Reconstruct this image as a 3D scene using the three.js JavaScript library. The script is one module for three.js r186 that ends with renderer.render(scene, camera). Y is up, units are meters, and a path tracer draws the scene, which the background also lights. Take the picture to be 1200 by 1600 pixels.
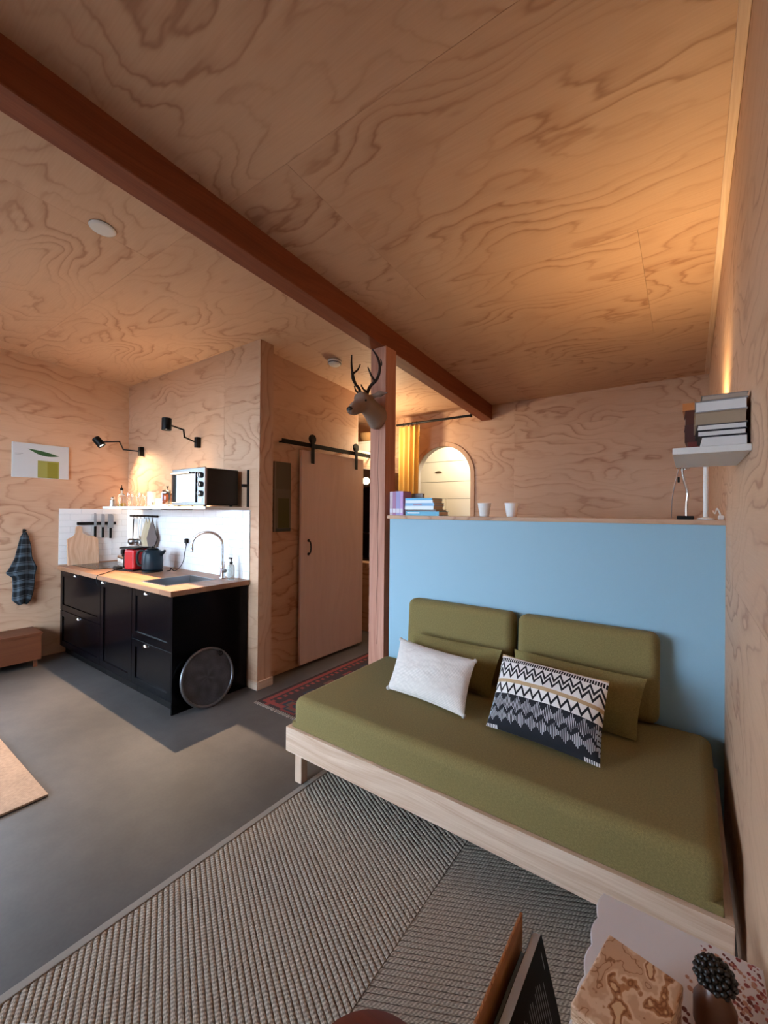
import * as THREE from 'three';
import { RoundedBoxGeometry } from 'three/addons/geometries/RoundedBoxGeometry.js';
import { mergeGeometries, toCreasedNormals } from 'three/addons/utils/BufferGeometryUtils.js';
import { MarchingCubes } from 'three/addons/objects/MarchingCubes.js';

// ---------------------------------------------------------------- camera, sky, daylight, exposure
const scene = new THREE.Scene();
const renderer = new THREE.WebGLRenderer({ antialias: true });
renderer.toneMapping = THREE.LinearToneMapping;
renderer.toneMappingExposure = 1.0;
renderer.shadowMap.enabled = true;
renderer.shadowMap.type = THREE.PCFSoftShadowMap;

const camera = new THREE.PerspectiveCamera(100.96, 1200 / 1600, 0.03, 200);
camera.position.set(0, 1.5, 0);
camera.rotation.order = 'YXZ';
camera.rotation.set(THREE.MathUtils.degToRad(0.232), THREE.MathUtils.degToRad(35.795), THREE.MathUtils.degToRad(0.489));
camera.setViewOffset(1200, 1600, 0, 3, 1200, 1600);

scene.background = new THREE.Color().setRGB(0.64, 0.81, 1.0);   // even overcast sky
scene.backgroundIntensity = 21;

// room measures (metres); the camera stands at x = z = 0
const XL = -5.324, XR = 0.143, ZB = -4.726, ZF = 1.3, KZ = -2.257, ZP = -2.571;
const ceilY = (z) => 3.113 + 0.076 * z;

// ---------------------------------------------------------------- small tools
let seed = 7;
const rnd = () => { seed = (seed * 1664525 + 1013904223) >>> 0; return seed / 4294967296; };
const rr = (a, b) => a + (b - a) * rnd();
const clamp = (x, a = 0, b = 1) => Math.min(b, Math.max(a, x));
const sst = (a, b, x) => { const t = clamp((x - a) / (b - a)); return t * t * (3 - 2 * t); };
const lerp = (a, b, t) => a + (b - a) * t;
const V = (x, y, z) => new THREE.Vector3(x, y, z);

const GR = []; for (let i = 0; i < 4096; i++) { const a = rnd() * 6.2832; GR.push([Math.cos(a), Math.sin(a)]); }
function gh(ix, iy, s) { let h = (ix * 374761393 + iy * 668265263 + s * 974634777) | 0; h = Math.imul(h ^ (h >>> 13), 1274126177); return GR[(h ^ (h >>> 16)) & 4095]; }
function perlin(x, y, px, py, s = 0) {        // repeats after px, py cells
  const x0 = Math.floor(x), y0 = Math.floor(y), fx = x - x0, fy = y - y0;
  const m = (a, p) => ((a % p) + p) % p;
  const d = (i, j) => { const g = gh(m(x0 + i, px), m(y0 + j, py), s); return g[0] * (fx - i) + g[1] * (fy - j); };
  const u = fx * fx * fx * (fx * (fx * 6 - 15) + 10), v = fy * fy * fy * (fy * (fy * 6 - 15) + 10);
  return 1.5 * lerp(lerp(d(0, 0), d(1, 0), u), lerp(d(0, 1), d(1, 1), u), v);
}
function dataTex(w, h, fn, srgb = true) {      // fn(u, v) -> [r, g, b] 0..1
  const d = new Uint8Array(w * h * 4);
  for (let j = 0; j < h; j++) for (let i = 0; i < w; i++) {
    const c = fn(i / w, j / h), k = 4 * (j * w + i);
    d[k] = clamp(c[0]) * 255; d[k + 1] = clamp(c[1]) * 255; d[k + 2] = clamp(c[2]) * 255; d[k + 3] = 255;
  }
  const t = new THREE.DataTexture(d, w, h);
  t.magFilter = THREE.LinearFilter; t.minFilter = THREE.LinearFilter; t.wrapS = t.wrapT = THREE.RepeatWrapping;
  if (srgb) t.colorSpace = THREE.SRGBColorSpace;
  t.needsUpdate = true; return t;
}
function canvasTex(w, h, draw) {
  const c = document.createElement('canvas'); c.width = w; c.height = h; draw(c.getContext('2d'), w, h);
  const t = new THREE.CanvasTexture(c); t.colorSpace = THREE.SRGBColorSpace; t.wrapS = t.wrapT = THREE.RepeatWrapping; return t;
}
const sized = (t, w, h) => { const c = t.clone(); c.repeat.set(1 / w, 1 / h); c.needsUpdate = true; return c; };   // texture measured in metres
const mat = (color, roughness = 0.6, o = {}) => new THREE.MeshPhysicalMaterial({ color, roughness, metalness: 0, ...o });

const taken = {};
const numbered = (n) => { const k = taken[n] = (taken[n] ?? -1) + 1; return k ? n + '_' + String(k).padStart(3, '0') : n; };
function mesh(name, geo, m, parent, pos, rot) {
  const o = new THREE.Mesh(geo, m); o.name = name; o.castShadow = o.receiveShadow = true;
  if (pos) o.position.set(...pos); if (rot) o.rotation.set(...rot);
  if (parent) parent.add(o); else { o.name = numbered(name); scene.add(o); }
  return o;
}
function thing(name, label, category, pos = [0, 0, 0], turn = 0, group) {
  const o = new THREE.Group(); o.name = numbered(name); o.position.set(...pos); o.rotation.y = turn; scene.add(o);
  o.userData = { label, category }; if (group) o.userData.group = group; return o;
}
function struct(name, pos = [0, 0, 0], turn = 0) { const o = new THREE.Group(); o.name = name; o.position.set(...pos); o.rotation.y = turn; o.userData = { kind: 'structure' }; scene.add(o); return o; }
// uv in metres, u along the grain axis (0 x, 1 y, 2 z)
function metreUV(geo, grain = 0, off = [0, 0]) {
  const g = geo.index ? geo.toNonIndexed() : geo, p = g.attributes.position, n = g.attributes.normal, uv = new Float32Array(p.count * 2);
  for (let f = 0; f < p.count; f += 3) {
    let a = [0, 0, 0]; for (let k = 0; k < 3; k++) { a[0] += Math.abs(n.getX(f + k)); a[1] += Math.abs(n.getY(f + k)); a[2] += Math.abs(n.getZ(f + k)); }
    const m = a.indexOf(Math.max(...a));
    let ua = grain, va;
    if (m === grain) { ua = (grain + 1) % 3; va = (grain + 2) % 3; } else va = 3 - grain - m;
    for (let k = 0; k < 3; k++) { const q = [p.getX(f + k), p.getY(f + k), p.getZ(f + k)]; uv[2 * (f + k)] = q[ua] + off[0]; uv[2 * (f + k) + 1] = q[va] + off[1]; }
  }
  g.setAttribute('uv', new THREE.BufferAttribute(uv, 2)); return g;
}
const bx = (w, h, d, r = 0, seg = 2) => r ? new RoundedBoxGeometry(w, h, d, seg, Math.min(r, w / 2.01, h / 2.01, d / 2.01)) : new THREE.BoxGeometry(w, h, d);
const at = (g, x, y, z) => g.translate(x, y, z);
// a box from low to high corner
const span = (x0, x1, y0, y1, z0, z1, r = 0) => at(bx(x1 - x0, y1 - y0, z1 - z0, r), (x0 + x1) / 2, (y0 + y1) / 2, (z0 + z1) / 2);
const cyl = (r0, r1, h, n = 24) => new THREE.CylinderGeometry(r0, r1, h, n);
const lathe = (pts, n = 32) => new THREE.LatheGeometry(pts.map(([a, b]) => new THREE.Vector2(a, b)), n);
const tube = (pts, r, n = 32, k = 8) => new THREE.TubeGeometry(new THREE.CatmullRomCurve3(pts.map((p) => V(...p))), n, r, k);
function bar(a, b, r, k = 12) { const A = V(...a), B = V(...b), g = cyl(r, r, A.distanceTo(B), k); g.applyQuaternion(new THREE.Quaternion().setFromUnitVectors(V(0, 1, 0), B.clone().sub(A).normalize())); const m = A.add(B).multiplyScalar(0.5); return g.translate(m.x, m.y, m.z); }
function taper(pts, radii, k = 8) {           // a bent horn or handle: radius changes along the points
  const c = new THREE.CatmullRomCurve3(pts.map((p) => V(...p))), n = pts.length * 6, g = new THREE.TubeGeometry(c, n, 1, k), p = g.attributes.position;
  for (let i = 0; i <= n; i++) {
    const t = i / n, f = t * (radii.length - 1), a = Math.min(radii.length - 2, Math.floor(f)), r = lerp(radii[a], radii[a + 1], f - a), o = c.getPointAt(t);
    for (let j = 0; j <= k; j++) { const q = i * (k + 1) + j; p.setXYZ(q, o.x + (p.getX(q) - o.x) * r, o.y + (p.getY(q) - o.y) * r, o.z + (p.getZ(q) - o.z) * r); }
  }
  g.computeVertexNormals(); return g;
}
const merge = (...g) => mergeGeometries(g.map((x) => { const y = x.index ? x.toNonIndexed() : x; for (const k of Object.keys(y.attributes)) if (!['position', 'normal', 'uv'].includes(k)) y.deleteAttribute(k); return y; }));
function loft(rings, closed = true) {          // rings of equally many [x, y, z]; closed: capped ends
  const m = rings[0].length, pos = [], uv = [], idx = [];
  rings.forEach((r, i) => r.forEach((p, j) => { pos.push(...p); uv.push(j / m, i / (rings.length - 1)); }));
  for (let i = 0; i < rings.length - 1; i++) for (let j = 0; j < m; j++) { const a = i * m + j, b = i * m + (j + 1) % m; idx.push(a, b, a + m, b, b + m, a + m); }
  if (closed) for (const e of [0, rings.length - 1]) {
    const c = [0, 0, 0]; rings[e].forEach((p) => p.forEach((x, k) => c[k] += x / m)); const ci = pos.length / 3; pos.push(...c); uv.push(0.5, e ? 1 : 0);
    for (let j = 0; j < m; j++) { const a = e * m + j, b = e * m + (j + 1) % m; e ? idx.push(a, b, ci) : idx.push(b, a, ci); }
  }
  const g = new THREE.BufferGeometry(); g.setAttribute('position', new THREE.Float32BufferAttribute(pos, 3)); g.setAttribute('uv', new THREE.Float32BufferAttribute(uv, 2)); g.setIndex(idx); g.computeVertexNormals(); return g;
}

// ---------------------------------------------------------------- textures and materials
const mixc = (a, b, t) => [lerp(a[0], b[0], t), lerp(a[1], b[1], t), lerp(a[2], b[2], t)];
// rotary-cut pine plywood, 2.44 x 1.22 m: contour lines of a slow field, fibres along u
function plyTex(s, base, dark) {
  return dataTex(1024, 512, (u, v) => {
    const wx = 0.25 * perlin(u * 4, v * 4, 4, 4, s + 5), wy = 0.35 * perlin(u * 3, v * 3, 3, 3, s + 9);
    let f = perlin(u * 2 + wx, v * 2 + wy, 2, 2, s) + 0.40 * perlin(u * 4 + wy, v * 5 + wx, 4, 5, s + 1) + 0.13 * perlin(u * 11, v * 15, 11, 15, s + 2) + 0.03 * perlin(u * 30, v * 60, 30, 60, s + 3);
    let t = f * 3.6 + Math.sin(v * 6.2832) * 0.4; t -= Math.floor(t);
    const line = 0.9 * Math.exp(-Math.pow((t - 0.72) / 0.07, 2)) + 0.4 * sst(0.15, 0.7, t) * (1 - sst(0.72, 0.95, t));
    const str = 0.22 + 0.78 * sst(-0.25, 0.5, perlin(u * 3, v * 4, 3, 4, s + 7));
    const fib = perlin(u * 10, v * 190, 10, 190, s + 4) * 0.5 + perlin(u * 24, v * 330, 24, 330, s + 6) * 0.35;
    const patch = perlin(u * 2, v * 2, 2, 2, s + 8);
    return mixc(base, dark, clamp(0.42 * line * str + 0.10 * fib + 0.13 * patch + 0.10));
  });
}
const PB = [0.83, 0.68, 0.56], PD = [0.58, 0.395, 0.285];
const plyTexs = [11, 31, 53, 77].map((s) => plyTex(s, PB, PD));
const plyMats = plyTexs.map((t) => mat(0xffffff, 0.62, { map: sized(t, 2.44, 1.22) }));
const woodTex = (s, base, dark, k = 1) => dataTex(1024, 256, (u, v) => {
  const w = 0.12 * perlin(u * 3, v * 3, 3, 3, s + 2);
  const f = perlin(u * 2, (v + w) * 14, 2, 14, s) * 0.7 + perlin(u * 6, (v + w * 0.5) * 60, 6, 60, s + 1) * 0.5 + perlin(u * 20, v * 128, 20, 128, s + 3) * 0.25;
  return mixc(base, dark, clamp(0.4 + 0.55 * k * f));
});
const beamTex = woodTex(3, [0.58, 0.315, 0.19], [0.44, 0.21, 0.115], 0.7);
const beamMat = mat(0xffffff, 0.7, { map: sized(beamTex, 2, 0.5) });
const postTex = woodTex(13, [0.80, 0.59, 0.50], [0.66, 0.43, 0.35], 0.8);
const postMat = mat(0xffffff, 0.7, { map: sized(postTex, 2, 0.5) });
const pineTex = woodTex(23, [0.90, 0.80, 0.71], [0.77, 0.62, 0.51]);
const pineMat = mat(0xffffff, 0.6, { map: sized(pineTex, 1.6, 0.4) });
const doorTex = woodTex(33, [0.88, 0.77, 0.70], [0.80, 0.67, 0.60], 0.5);
const doorMat = mat(0xffffff, 0.6, { map: sized(doorTex, 2.4, 1.2) });
// finger-jointed beech worktop
const beechTex = dataTex(1024, 512, (u, v) => {
  const row = Math.floor(v * 14), sh = (row * 0.37) % 1, st = Math.floor((u + sh) * 4), k = gh(st, row, 4)[0];
  const f = perlin(u * 12, v * 120, 12, 120, row) * 0.5 + perlin(u * 30, v * 250, 30, 250, 2) * 0.3;
  return mixc([0.68, 0.50, 0.38], [0.52, 0.35, 0.25], clamp(0.4 + 0.22 * k + 0.35 * f));
});
const beechMat = mat(0xffffff, 0.42, { map: sized(beechTex, 2.0, 0.6) });
const floorTex = dataTex(1024, 1024, (u, v) => {
  const f = perlin(u * 4, v * 4, 4, 4, 1) * 0.5 + perlin(u * 11, v * 11, 11, 11, 2) * 0.3 + perlin(u * 40, v * 40, 40, 40, 3) * 0.16 + perlin(u * 200, v * 200, 200, 200, 4) * 0.12;
  return mixc([0.36, 0.34, 0.33], [0.265, 0.25, 0.245], clamp(0.5 + f));
});
const floorMat = mat(0xffffff, 0.5, { map: sized(floorTex, 3, 3) });
const weaveTex = dataTex(256, 256, (u, v) => {
  const a = Math.sin(u * 6.2832 * 40) * Math.sin(v * 6.2832 * 40), n = perlin(u * 24, v * 24, 24, 24, 3) * 0.4 + perlin(u * 80, v * 80, 80, 80, 5) * 0.7;
  const k = clamp(0.80 + 0.07 * a + 0.14 * n); return [k, k, k];
});
const oliveMat = mat(0xa28f58, 0.95, { map: sized(weaveTex, 0.16, 0.16), bumpMap: sized(weaveTex, 0.16, 0.16), bumpScale: 0.0006, sheen: 0.45, sheenRoughness: 0.5, sheenColor: new THREE.Color(0xa8a684) });
const oliveDark = mat(0x7c7038, 0.95, { map: sized(weaveTex, 0.16, 0.16), bumpMap: sized(weaveTex, 0.16, 0.16), bumpScale: 0.0012 });
const blueMat = mat(new THREE.Color().setRGB(0.30, 0.49, 0.61), 0.55);
const black = mat(0x0b0b0c, 0.45, { specularIntensity: 0.45 }), blackGloss = mat(0x060607, 0.12), cabBlack = mat(0x06070b, 0.22, { specularIntensity: 0.22 });
const white = mat(0xe9e9e6, 0.5), whiteGloss = mat(0xeeeeec, 0.22), tileMat = mat(0xeef0f1, 0.16), grout = mat(0xd3d5d6, 0.8);
const chrome = mat(0xd8dadd, 0.12, { metalness: 1 }), steel = mat(0xb9bcc0, 0.28, { metalness: 1 });
const glass = mat(0xffffff, 0.02, { transmission: 1, thickness: 0, ior: 1.45 });
const plaster = mat(0xdcd8d0, 0.8);

// ---------------------------------------------------------------- the room
let pv = 0;
// plywood sheets of 2.44 x 1.22 m over a rectangle of a wall or ceiling group (local x along the grain, z out of the wall)
function sheets(parent, x0, x1, y0, y1, o = {}) {
  const L = o.L ?? 2.44, Hh = o.H ?? 1.22, sx = o.sx ?? 0, stag = o.stag ?? 0, list = o.mats ?? plyMats, gap = 0.0006;
  let row = 0;
  for (let y = y0; y < y1 - 1e-4; y += Hh, row++) {
    const ye = Math.min(y1, y + Hh);
    let x = x0, xe = x0 + ((sx + row * stag) % L || L);
    while (x < x1 - 1e-4) {
      xe = Math.min(x1, xe); if (x1 - xe < 0.08) xe = x1;
      const g = metreUV(span(x + gap, xe - gap, y + gap, ye - gap, -0.012, 0), 0, [rr(0, 9), rr(0, 9)]);
      mesh('plywood_panel', g, list[pv++ % list.length], parent);
      x = xe; xe += L;
    }
  }
}
const core = mat(0x8a6a4c, 0.9);

{ // poured floor
  const f = struct('floor');
  mesh('slab', metreUV(span(XL - 0.2, XR + 0.2, -0.2, 0, -6.2, ZF + 0.2)), floorMat, f);
}
{ // ceiling: sheets rising towards the window wall, roof above
  const c = struct('ceiling', [0, 3.113, 0]); c.rotation.set(Math.PI / 2 - Math.atan(0.076), 0, 0);   // local y = world z, local z = down
  sheets(c, XL - 0.05, XR + 0.05, -4.9, 1.4, { sx: 1.5, stag: 1.22 });
  mesh('roof_deck', span(XL - 0.3, XR + 0.3, -6.4, ZF + 0.4, -0.2, -0.013), core, c);
}
{ // wall on the kitchen side, with the window opening near the camera (z -1.0 .. -0.2, y 0.9 .. 2.25)
  const w = struct('wall_left', [XL, 0, 0], Math.PI / 2);       // local x = -world z
  sheets(w, 1.0, 2.26, 0, 3.1, { L: 1.3 });
  sheets(w, -1.3, 0.2, 0, 3.3); sheets(w, 0.2, 1.0, 2.25, 3.3); sheets(w, 0.2, 1.0, 0, 0.9);
  mesh('wall_core', span(1.0, 4.8, 0, 3.35, -0.15, -0.0125), core, w); mesh('wall_core', span(-1.5, 0.2, 0, 3.35, -0.15, -0.0125), core, w); mesh('wall_core', span(0.2, 1.0, 2.25, 3.35, -0.15, -0.0125), core, w); mesh('wall_core', span(0.2, 1.0, 0, 0.9, -0.15, -0.0125), core, w);
  tiles(w, 1.589, 2.257, 0.92, 1.505);
}
{ // kitchen wall and its exposed end
  const w = struct('wall_kitchen', [0, 0, KZ]);
  sheets(w, XL, -2.919, 0, 3.05, { sx: 1.9 });
  mesh('wall_core', span(XL, -2.932, 0, 3.1, -0.13, -0.0125), core, w);
  mesh('wall_end', metreUV(span(-2.931, -2.919, 0, 3.1, -0.14, -0.0125), 1), plyMats[1], w);
  mesh('rear_board', metreUV(span(-5.3, -2.931, 0, 3.1, -0.14, -0.13), 0), plyMats[2], w);
  mesh('skirting', metreUV(span(-3.03, -2.905, 0, 0.07, 0.0005, 0.014, 0.003)), pineMat, w);
  mesh('skirting', metreUV(span(-2.9185, -2.905, 0, 0.07, -0.155, 0.0, 0.003), 2), pineMat, w);
  tiles(w, XL, -3.03, 0.91, 1.505);
}
function tiles(w, x0, x1, y0, y1) {           // white brick tiles in running bond, joints recessed
  mesh('grout', span(x0, x1, y0, y1, 0, 0.004), grout, w);
  const th = 0.066, tw = 0.2, j = 0.0012, geos = {}; let row = 0;
  for (let y = y0; y < y1 - 0.005; y += th, row++) {
    let x = x0, xe = x0 + (row % 2 ? tw / 2 : tw); const ye = Math.min(y1, y + th);
    while (x < x1 - 0.004) {
      xe = Math.min(xe, x1); const W = xe - x - 2 * j, Hh = ye - y - 2 * j, k = W.toFixed(3) + '_' + Hh.toFixed(3);
      geos[k] ??= bx(W, Hh, 0.006, 0.0015, 1);
      mesh('tile', geos[k], tileMat, w, [(x + xe) / 2, (y + ye) / 2, 0.0065]); x = xe; xe += tw;
    }
  }
}
{ // hall wall with the sliding door in front of it
  const w = struct('wall_hall', [-3.05, 0, 0], Math.PI / 2);
  sheets(w, 2.39, 3.70, 0, 2.95, { L: 1.31 });
  mesh('wall_core', span(2.39, 3.70, 0, 2.95, -0.08, -0.0125), core, w);
  mesh('wall_end', metreUV(span(3.70, 3.712, 0, 2.95, -0.09, 0), 1), pineMat, w);
}
{ // right wall
  const w = struct('wall_right', [XR, 0, 0], -Math.PI / 2);     // local x = world z
  sheets(w, ZB, ZF, 0, 3.35, { sx: 1.3, stag: 1.22 });
  mesh('wall_core', span(-6.2, ZF, 0, 3.4, -0.2, -0.0125), core, w);
}
{ // back wall with the arched opening
  const w = struct('wall_back', [0, 0, ZB]);
  const s = new THREE.Shape(); s.moveTo(-3.3, 0); s.lineTo(-1.6, 0); s.lineTo(-1.6, 2.9); s.lineTo(-3.3, 2.9);
  const cx = -2.505, r = 0.385, sp = 1.945;
  const arch = (R) => { const h = new THREE.Path(); h.moveTo(cx - R, 0.002); h.lineTo(cx - R, sp); h.absarc(cx, sp, R, Math.PI, 0, true); h.lineTo(cx + R, 0.002); return h; };
  s.holes.push(arch(r));
  mesh('plywood_panel', metreUV(new THREE.ExtrudeGeometry(s, { depth: 0.012, bevelEnabled: false, curveSegments: 32 }).translate(0, 0, -0.012), 0, [3.2, 0.5]), plyMats[0], w);
  mesh('wall_core', new THREE.ExtrudeGeometry(s, { depth: 0.09, bevelEnabled: false, curveSegments: 32 }).translate(0, 0, -0.105), plaster, w);
  sheets(w, -1.6, XR, 0, 2.9, { L: 1.8 }); sheets(w, XL, -3.3, 0, 2.9);
  mesh('wall_core', span(-1.6, XR, 0, 2.9, -0.1, -0.0125), core, w); mesh('wall_core', span(XL, -3.3, 0, 2.9, -0.1, -0.0125), core, w);
  // rounded wooden edging round the arch
  const e = new THREE.Shape(); const R1 = r + 0.045;
  e.moveTo(cx - R1, 0.002); e.lineTo(cx - R1, sp); e.absarc(cx, sp, R1, Math.PI, 0, true); e.lineTo(cx + R1, 0.002); e.lineTo(cx + r, 0.002); e.lineTo(cx + r, sp); e.absarc(cx, sp, r, 0, Math.PI, false); e.lineTo(cx - r, 0.002);
  const t = struct('trim_1', [0, 0, ZB]); mesh('arch_edging', metreUV(new THREE.ExtrudeGeometry(e, { depth: 0.014, bevelEnabled: true, bevelSize: 0.004, bevelThickness: 0.004, bevelSegments: 2, curveSegments: 40 }).translate(0, 0, 0.001), 1), plyMats[1], t);
}
{ // small room behind the arch
  const w = struct('wall_alcove');
  mesh('side', span(-4.0, -3.95, 0, 2.75, -6.2, ZB - 0.105), plaster, w); mesh('side', span(-1.75, -1.7, 0, 2.75, -6.2, ZB - 0.105), plaster, w);
  mesh('rear', span(-4.0, -1.7, 0, 2.75, -6.25, -6.2), plaster, w); mesh('alcove_ceiling', span(-4.0, -1.7, 2.55, 2.6, -6.2, ZB - 0.105), plaster, w);
}
{ // window wall behind the camera
  const w = struct('wall_front', [0, 0, ZF], Math.PI);          // local x = -world x
  const o0 = 2.0, o1 = 4.7, h1 = 2.62, h0 = 0.5, T = 3.4;
  sheets(w, -XR, o0, 0, T, { L: 1.35 }); sheets(w, o1, -XL, 0, T); sheets(w, o0, o1, h1, T); mesh('sill_panel', metreUV(span(o0, o1, 0, h0, -0.012, 0)), plyMats[0], w);
  for (const [a, b, c, d] of [[-XR - 0.2, o0, 0, T], [o1, -XL + 0.2, 0, T], [o0, o1, h1, T], [o0, o1, 0, h0]]) mesh('wall_core', span(a, b, c, d, -0.2, -0.0125), core, w);
  const win = struct('window_1', [0, 0, ZF], Math.PI), fr = mat(0x1c1e20, 0.5), n = 2, W = (o1 - o0) / n;
  for (let k = 0; k <= n; k++) mesh('mullion', span(o0 + k * W - 0.035 + (k === 0 ? 0.035 : 0) - (k === n ? 0.035 : 0), o0 + k * W + 0.035 + (k === 0 ? 0.035 : 0) - (k === n ? 0.035 : 0), h0, h1, -0.12, -0.05, 0.004), fr, win);
  for (const y of [h0, h1 - 0.07]) mesh('rail', span(o0, o1, y, y + 0.07, -0.119, -0.051, 0.004), fr, win);
  for (let k = 0; k < n; k++) mesh('pane', span(o0 + k * W + 0.03, o0 + (k + 1) * W - 0.03, h0 + 0.06, h1 - 0.06, -0.088, -0.084), glass, win);
  const d = struct('window_2', [XL, 0, 0], Math.PI / 2);
  for (const x of [0.2, 0.93]) mesh('stile', span(x, x + 0.07, 0.9, 2.25, -0.1, -0.04, 0.004), fr, d);
  for (const y of [0.9, 2.18]) mesh('rail', span(0.2, 1.0, y, y + 0.07, -0.099, -0.041, 0.004), fr, d);
  for (const x of [0.26]) mesh('pane', span(x, x + 0.68, 0.96, 2.19, -0.072, -0.068), glass, d);
  const pr = struct('porch_roof'); mesh('porch_slab', span(-6.5, 0.6, 2.75, 2.85, ZF + 0.2, ZF + 1.4), core, pr);
  const g = struct('ground'); mesh('terrace', span(-30, 30, -0.5, -0.21, -30, 30), mat(0x4a4c47, 0.9), g);
}
{ // half-height blue partition with its wooden cap
  const w = struct('wall_partition');
  mesh('blue_panel', span(-1.80, XR, 0, 1.449, ZP - 0.02, ZP, 0.001), blueMat, w);
  mesh('partition_core', span(-1.80, XR, 0, 1.449, ZP - 0.16, ZP - 0.0205), core, w);
  mesh('ledge_cap', metreUV(span(-1.82, XR, 1.4495, 1.4745, ZP - 0.18, ZP + 0.008, 0.002)), plyMats[2], w);
}
{ // batten in the angle of ceiling and right wall
  const t = struct('trim_4', [0, 3.113, 0]); t.rotation.x = -Math.atan(0.076);
  mesh('batten', metreUV(span(XR - 0.032, XR - 0.001, -0.014, -0.001, ZB + 0.02, ZF - 0.02, 0.002), 2), pineMat, t);
}
{ // roof beam and the post under it
  const b = struct('trim_2'); b.name = 'trim_2';
  const sh = new THREE.Shape(), h = 0.165; sh.moveTo(ZB, ceilY(ZB) - h); sh.lineTo(ZF, ceilY(ZF) - h); sh.lineTo(ZF, ceilY(ZF) - 0.001); sh.lineTo(ZB, ceilY(ZB) - 0.001);
  const g = new THREE.ExtrudeGeometry(sh, { depth: 0.122, bevelEnabled: true, bevelSize: 0.004, bevelThickness: 0.004, bevelSegments: 1 }).rotateY(-Math.PI / 2).translate(-1.868, 0, 0);
  mesh('roof_beam', metreUV(g, 2), beamMat, b).userData.label = 'dark reddish timber roof beam';
  const p = struct('trim_3');
  mesh('post', metreUV(span(-1.988, -1.845, 0, ceilY(-2.64) - h - 0.001, -2.705, ZP + 0.004, 0.004), 1), postMat, p).userData.label = 'pale timber post under the beam';
  mesh('drying_crack', tube(Array.from({ length: 14 }, (_, i) => [-1.907 + 0.004 * Math.sin(i * 1.7), 0.5 + i * 0.132, ZP + 0.0042]), 0.0016, 60, 4), mat(0x3a1d12, 0.9), p);
}

// ---------------------------------------------------------------- daybed
{
  const X0 = -1.815, X1 = 0.115, Z0 = -1.6, Z1 = -2.55;
  const d = thing('daybed', 'low pale pine daybed frame in front of the blue partition', 'daybed', [X0, 0, Z0]);
  const L = X1 - X0, D = Z0 - Z1;
  mesh('front_rail', metreUV(span(0, L, 0.167, 0.3, -0.022, 0, 0.002)), pineMat, d);
  mesh('back_rail', metreUV(span(0, L, 0.167, 0.3, -D, -D + 0.022, 0.002)), pineMat, d);
  for (const x of [0, L - 0.022]) mesh('side_rail', metreUV(span(x, x + 0.022, 0.167, 0.2995, -D + 0.0222, -0.0222, 0.002), 2), pineMat, d);
  for (let k = 0; k < 8; k++) mesh('slat', metreUV(span(0.14 + k * 0.23, 0.2 + k * 0.23, 0.26, 0.278, -D + 0.023, -0.023, 0.002), 2), pineMat, d);
  for (const x of [0.05, L - 0.1]) for (const z of [-0.07, -D + 0.024]) mesh('leg', metreUV(span(x, x + 0.05, 0, 0.2595, z, z + 0.046, 0.003), 1), pineMat, d);
  const m = thing('mattress', 'thick olive green seat mattress on the pine daybed', 'mattress', [X0 + L / 2, 0.2785, (Z0 + Z1) / 2]);
  const g = bx(L - 0.046, 0.19, D - 0.046, 0.05, 6).translate(0, 0.095, 0), p = g.attributes.position;
  for (let i = 0; i < p.count; i++) { const x = p.getX(i), z = p.getZ(i), y = p.getY(i); if (y > 0.12) p.setY(i, y + 0.006 * (1 - Math.pow(x / (L / 2), 4)) * (1 - Math.pow(z / (D / 2), 4)) - 0.006); }
  mesh('cover', metreUV(g), oliveMat, m);
  mesh('underside', metreUV(span(-L / 2 + 0.0232, L / 2 - 0.0232, 0, 0.05, -D / 2 + 0.0232, D / 2 - 0.0232, 0.004)), oliveMat, m);
}
// two back cushions against the partition
for (const [x0, x1, lab] of [[-1.565, -0.835, 'olive back cushion nearest the timber post'], [-0.808, -0.112, 'olive back cushion nearest the right-hand plywood wall']]) {
  const w = x1 - x0, c = thing('back_cushion', lab, 'cushion', [(x0 + x1) / 2, 0.466, -2.49], 0, 'back cushions of the daybed');
  c.rotation.x = -0.06;
  mesh('cover', metreUV(bx(w, 0.44, 0.13, 0.045, 6).translate(0, 0.22, 0)), oliveMat, c);
}
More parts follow.
